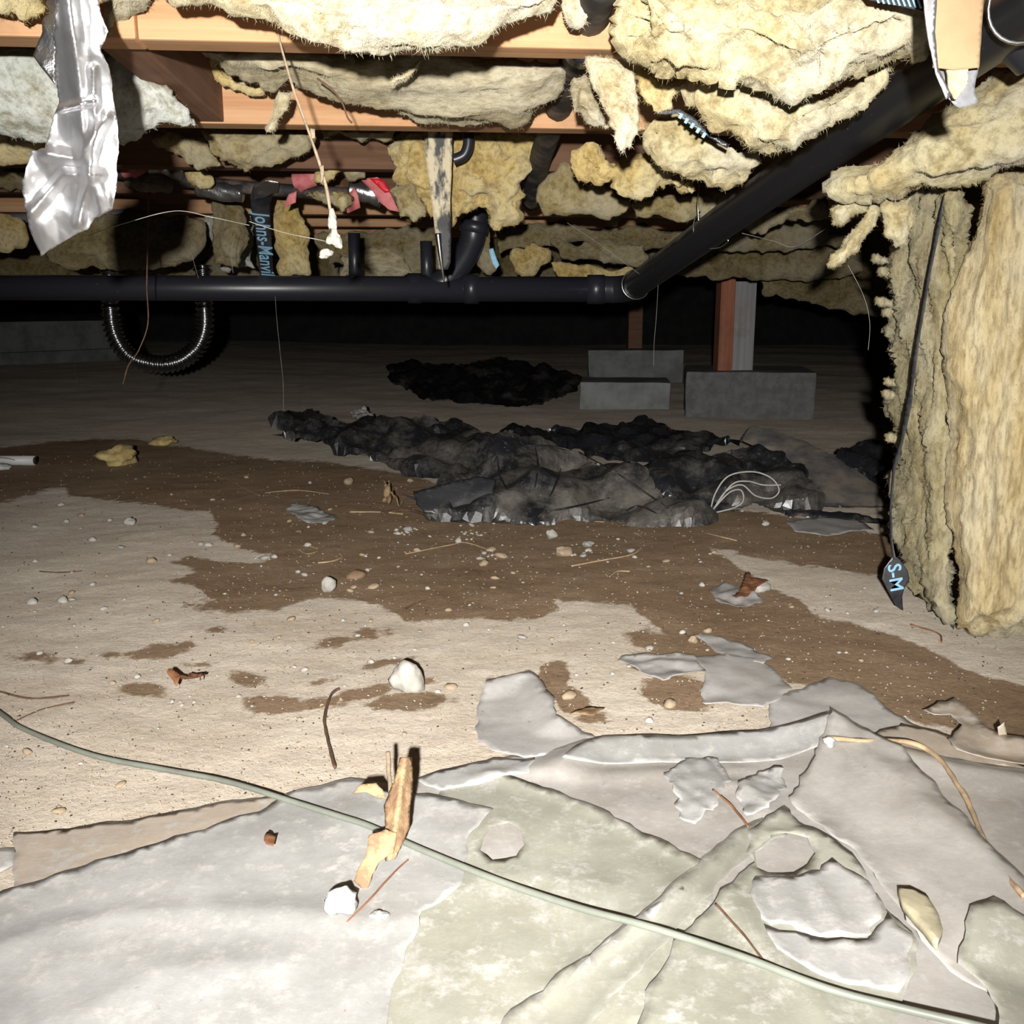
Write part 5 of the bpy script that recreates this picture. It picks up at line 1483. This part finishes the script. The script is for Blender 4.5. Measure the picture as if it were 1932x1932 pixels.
# pebbles
pm = []
for k, m in enumerate(['stone_a', 'stone_b', 'stone_a', 'stone_c', 'stone_b', 'stone_d']):
    me = rock_mesh(20 + k, 2, 0.45, 0.62)
    me.materials.append(M[m])
    me.polygons.foreach_set('use_smooth', [True] * len(me.polygons))
    pm.append(me)
def is_wet(x, y):
    p = np.array([[x, y]], float)
    return bool(inside(WET, p)[0])
fixed = [(912, 1065, 22, 1), (925, 1038, 20, 1), (945, 1050, 26, 1), (930, 1110, 16, 1), (933, 1092, 18, 1), (1085, 1048, 12, 0), (1100, 1050, 14, 3), (1110, 1040, 16, 0), (1166, 1018, 10, 0), (787, 1040, 20, 1), (690, 1050, 10, 0), (684, 1048, 12, 1), (715, 1053, 8, 0), (500, 1055, 24, 3), (518, 1052, 16, 0),
         (562, 1080, 14, 0), (575, 1086, 14, 3), (580, 1030, 16, 0), (705, 1109, 24, 1), (670, 1090, 36, 5), (660, 1115, 14, 1), (549, 1170, 20, 1), (363, 1023, 10, 1), (395, 1030, 16, 0), (378, 1028, 14, 3), (285, 1060, 20, 1), (320, 1048, 10, 0), (175, 1020, 16, 0), (125, 985, 16, 0), (60, 1138, 26, 0), (118, 1135, 28, 0), (196, 1150, 18, 0), (130, 1248, 18, 0), (175, 1104, 16, 0), (66, 1060, 12, 0),
         (260, 1278, 14, 0), (325, 1325, 14, 0), (343, 1332, 12, 0), (366, 1326, 13, 0), (358, 1314, 9, 0), (52, 1420, 22, 1), (228, 1482, 24, 1), (110, 1532, 28, 1), (333, 1578, 16, 1), (575, 1265, 18, 0), (700, 1250, 18, 0), (1155, 1272, 10, 0), (850, 1298, 26, 1), (1225, 1225, 18, 3), (1075, 1315, 36, 1), (1265, 1330, 28, 1), (1225, 1362, 20, 0), (985, 1205, 22, 3), (880, 1180, 14, 0), (795, 1085, 8, 0), (1190, 1040, 18, 3), (1257, 1060, 16, 1), (1320, 1200, 14, 1),
         (1583, 1232, 12, 0), (1597, 1232, 8, 0), (1450, 1172, 8, 0), (1335, 1192, 20, 1), (1445, 990, 18, 0), (1400, 965, 8, 0), (865, 1022, 20, 0), (890, 992, 14, 3), (770, 1000, 20, 3), (750, 1008, 14, 0), (700, 1005, 14, 1), (905, 1055, 14, 3), (460, 1010, 12, 1), (880, 912, 14, 1), (730, 910, 12, 1), (775, 908, 14, 1)]
def pebble(px, py, w, k, r):
    g = G(px, py)
    s = w / F * g.y * 0.5
    o = bpy.data.objects.new('pebble', pm[k])
    COL.objects.link(o)
    o.scale = (s, s * r.uniform(0.7, 1.0), s * r.uniform(0.7, 1.1))
    o.rotation_euler = (r.uniform(-0.3, 0.3), r.uniform(-0.3, 0.3), r.uniform(0, 6.28))
    o.location = (g.x, g.y, g.z + s * 0.22)
    if is_wet(px, py):
        tag(o, 'small rounded pebble lying in the damp brown soil', 'pebble', 'pebbles in the damp soil')
    else:
        tag(o, 'small rounded pebble lying on the dry pale soil', 'pebble', 'pebbles on the dry soil')
r = random.Random(5)
for f_ in fixed:
    pebble(*f_, r)
for cx, cy, sx_, sy_, n in ((765, 1005, 40, 12, 16), (885, 1005, 45, 16, 18), (930, 1048, 40, 14, 10), (1105, 1040, 40, 14, 8), (480, 1055, 40, 8, 6), (345, 1325, 25, 8, 4)):
    for _ in range(n):
        pebble(cx + r.gauss(0, sx_ * 0.6), cy + r.gauss(0, sy_ * 0.6), r.choice([5, 6, 7, 9]), r.choice([0, 2, 3, 0, 1]), r)
cnt = 0
while cnt < 150:
    px = r.uniform(0, 1700)
    py = r.uniform(900, 1560)
    if py > 1380 + 150 * (1 - px / 900) or (px > 880 and py > 1290):
        continue
    if 780 < px < 1700 and py < 1010:
        continue
    pebble(px, py, r.choice([6, 7, 8, 9, 11, 14]), r.choice([0, 0, 1, 1, 2, 3, 4, 5]) if is_wet(px, py) else r.choice([0, 0, 2, 1, 4, 3]), r)
    cnt += 1

# grit too fine to count
def grit(name, n, mat, smin, smax, label, seed, ymin=860):
    rr = random.Random(seed)
    vs_, fs = [], []
    k = 0
    while k < n:
        px = rr.uniform(-60, 1900)
        py = rr.uniform(ymin, 1600)
        if px > 700 and py > 1450:
            continue
        g = G(px, py)
        s = rr.uniform(smin, smax) * (0.6 + 0.4 * g.y)
        i = len(vs_)
        a = rr.uniform(0, 6.28)
        el = rr.uniform(0.6, 1.8)
        ca, sa = math.cos(a), math.sin(a)
        for dx, dy, dz in ((el, 0, 0), (-el, 0, 0), (0, 1, 0), (0, -1, 0), (0, 0, 0.8), (0, 0, -0.6)):
            vs_.append((g.x + (dx * ca - dy * sa) * s, g.y + (dx * sa + dy * ca) * s, g.z + dz * s + 0.0015))
        for t in ((0, 2, 4), (2, 1, 4), (1, 3, 4), (3, 0, 4), (2, 0, 5), (1, 2, 5), (3, 1, 5), (0, 3, 5)):
            fs.append(tuple(i + q for q in t))
        k += 1
    o = link(name, mesh_from(vs_, fs), mat, smooth=False)
    tag(o, label, 'grit', kind='stuff')
grit('pale_grit', 2400, M['stone_a'], 0.0004, 0.0013, 'fine pale grit scattered over the soil', 3)
grit('tan_grit', 2600, M['stone_b'], 0.0005, 0.0016, 'fine tan grit scattered over the soil', 4)
grit('dark_crumbs', 900, M['speck'], 0.0005, 0.0014, 'tiny dark crumbs and droppings on the soil', 6)
bpy.context.view_layer.update()
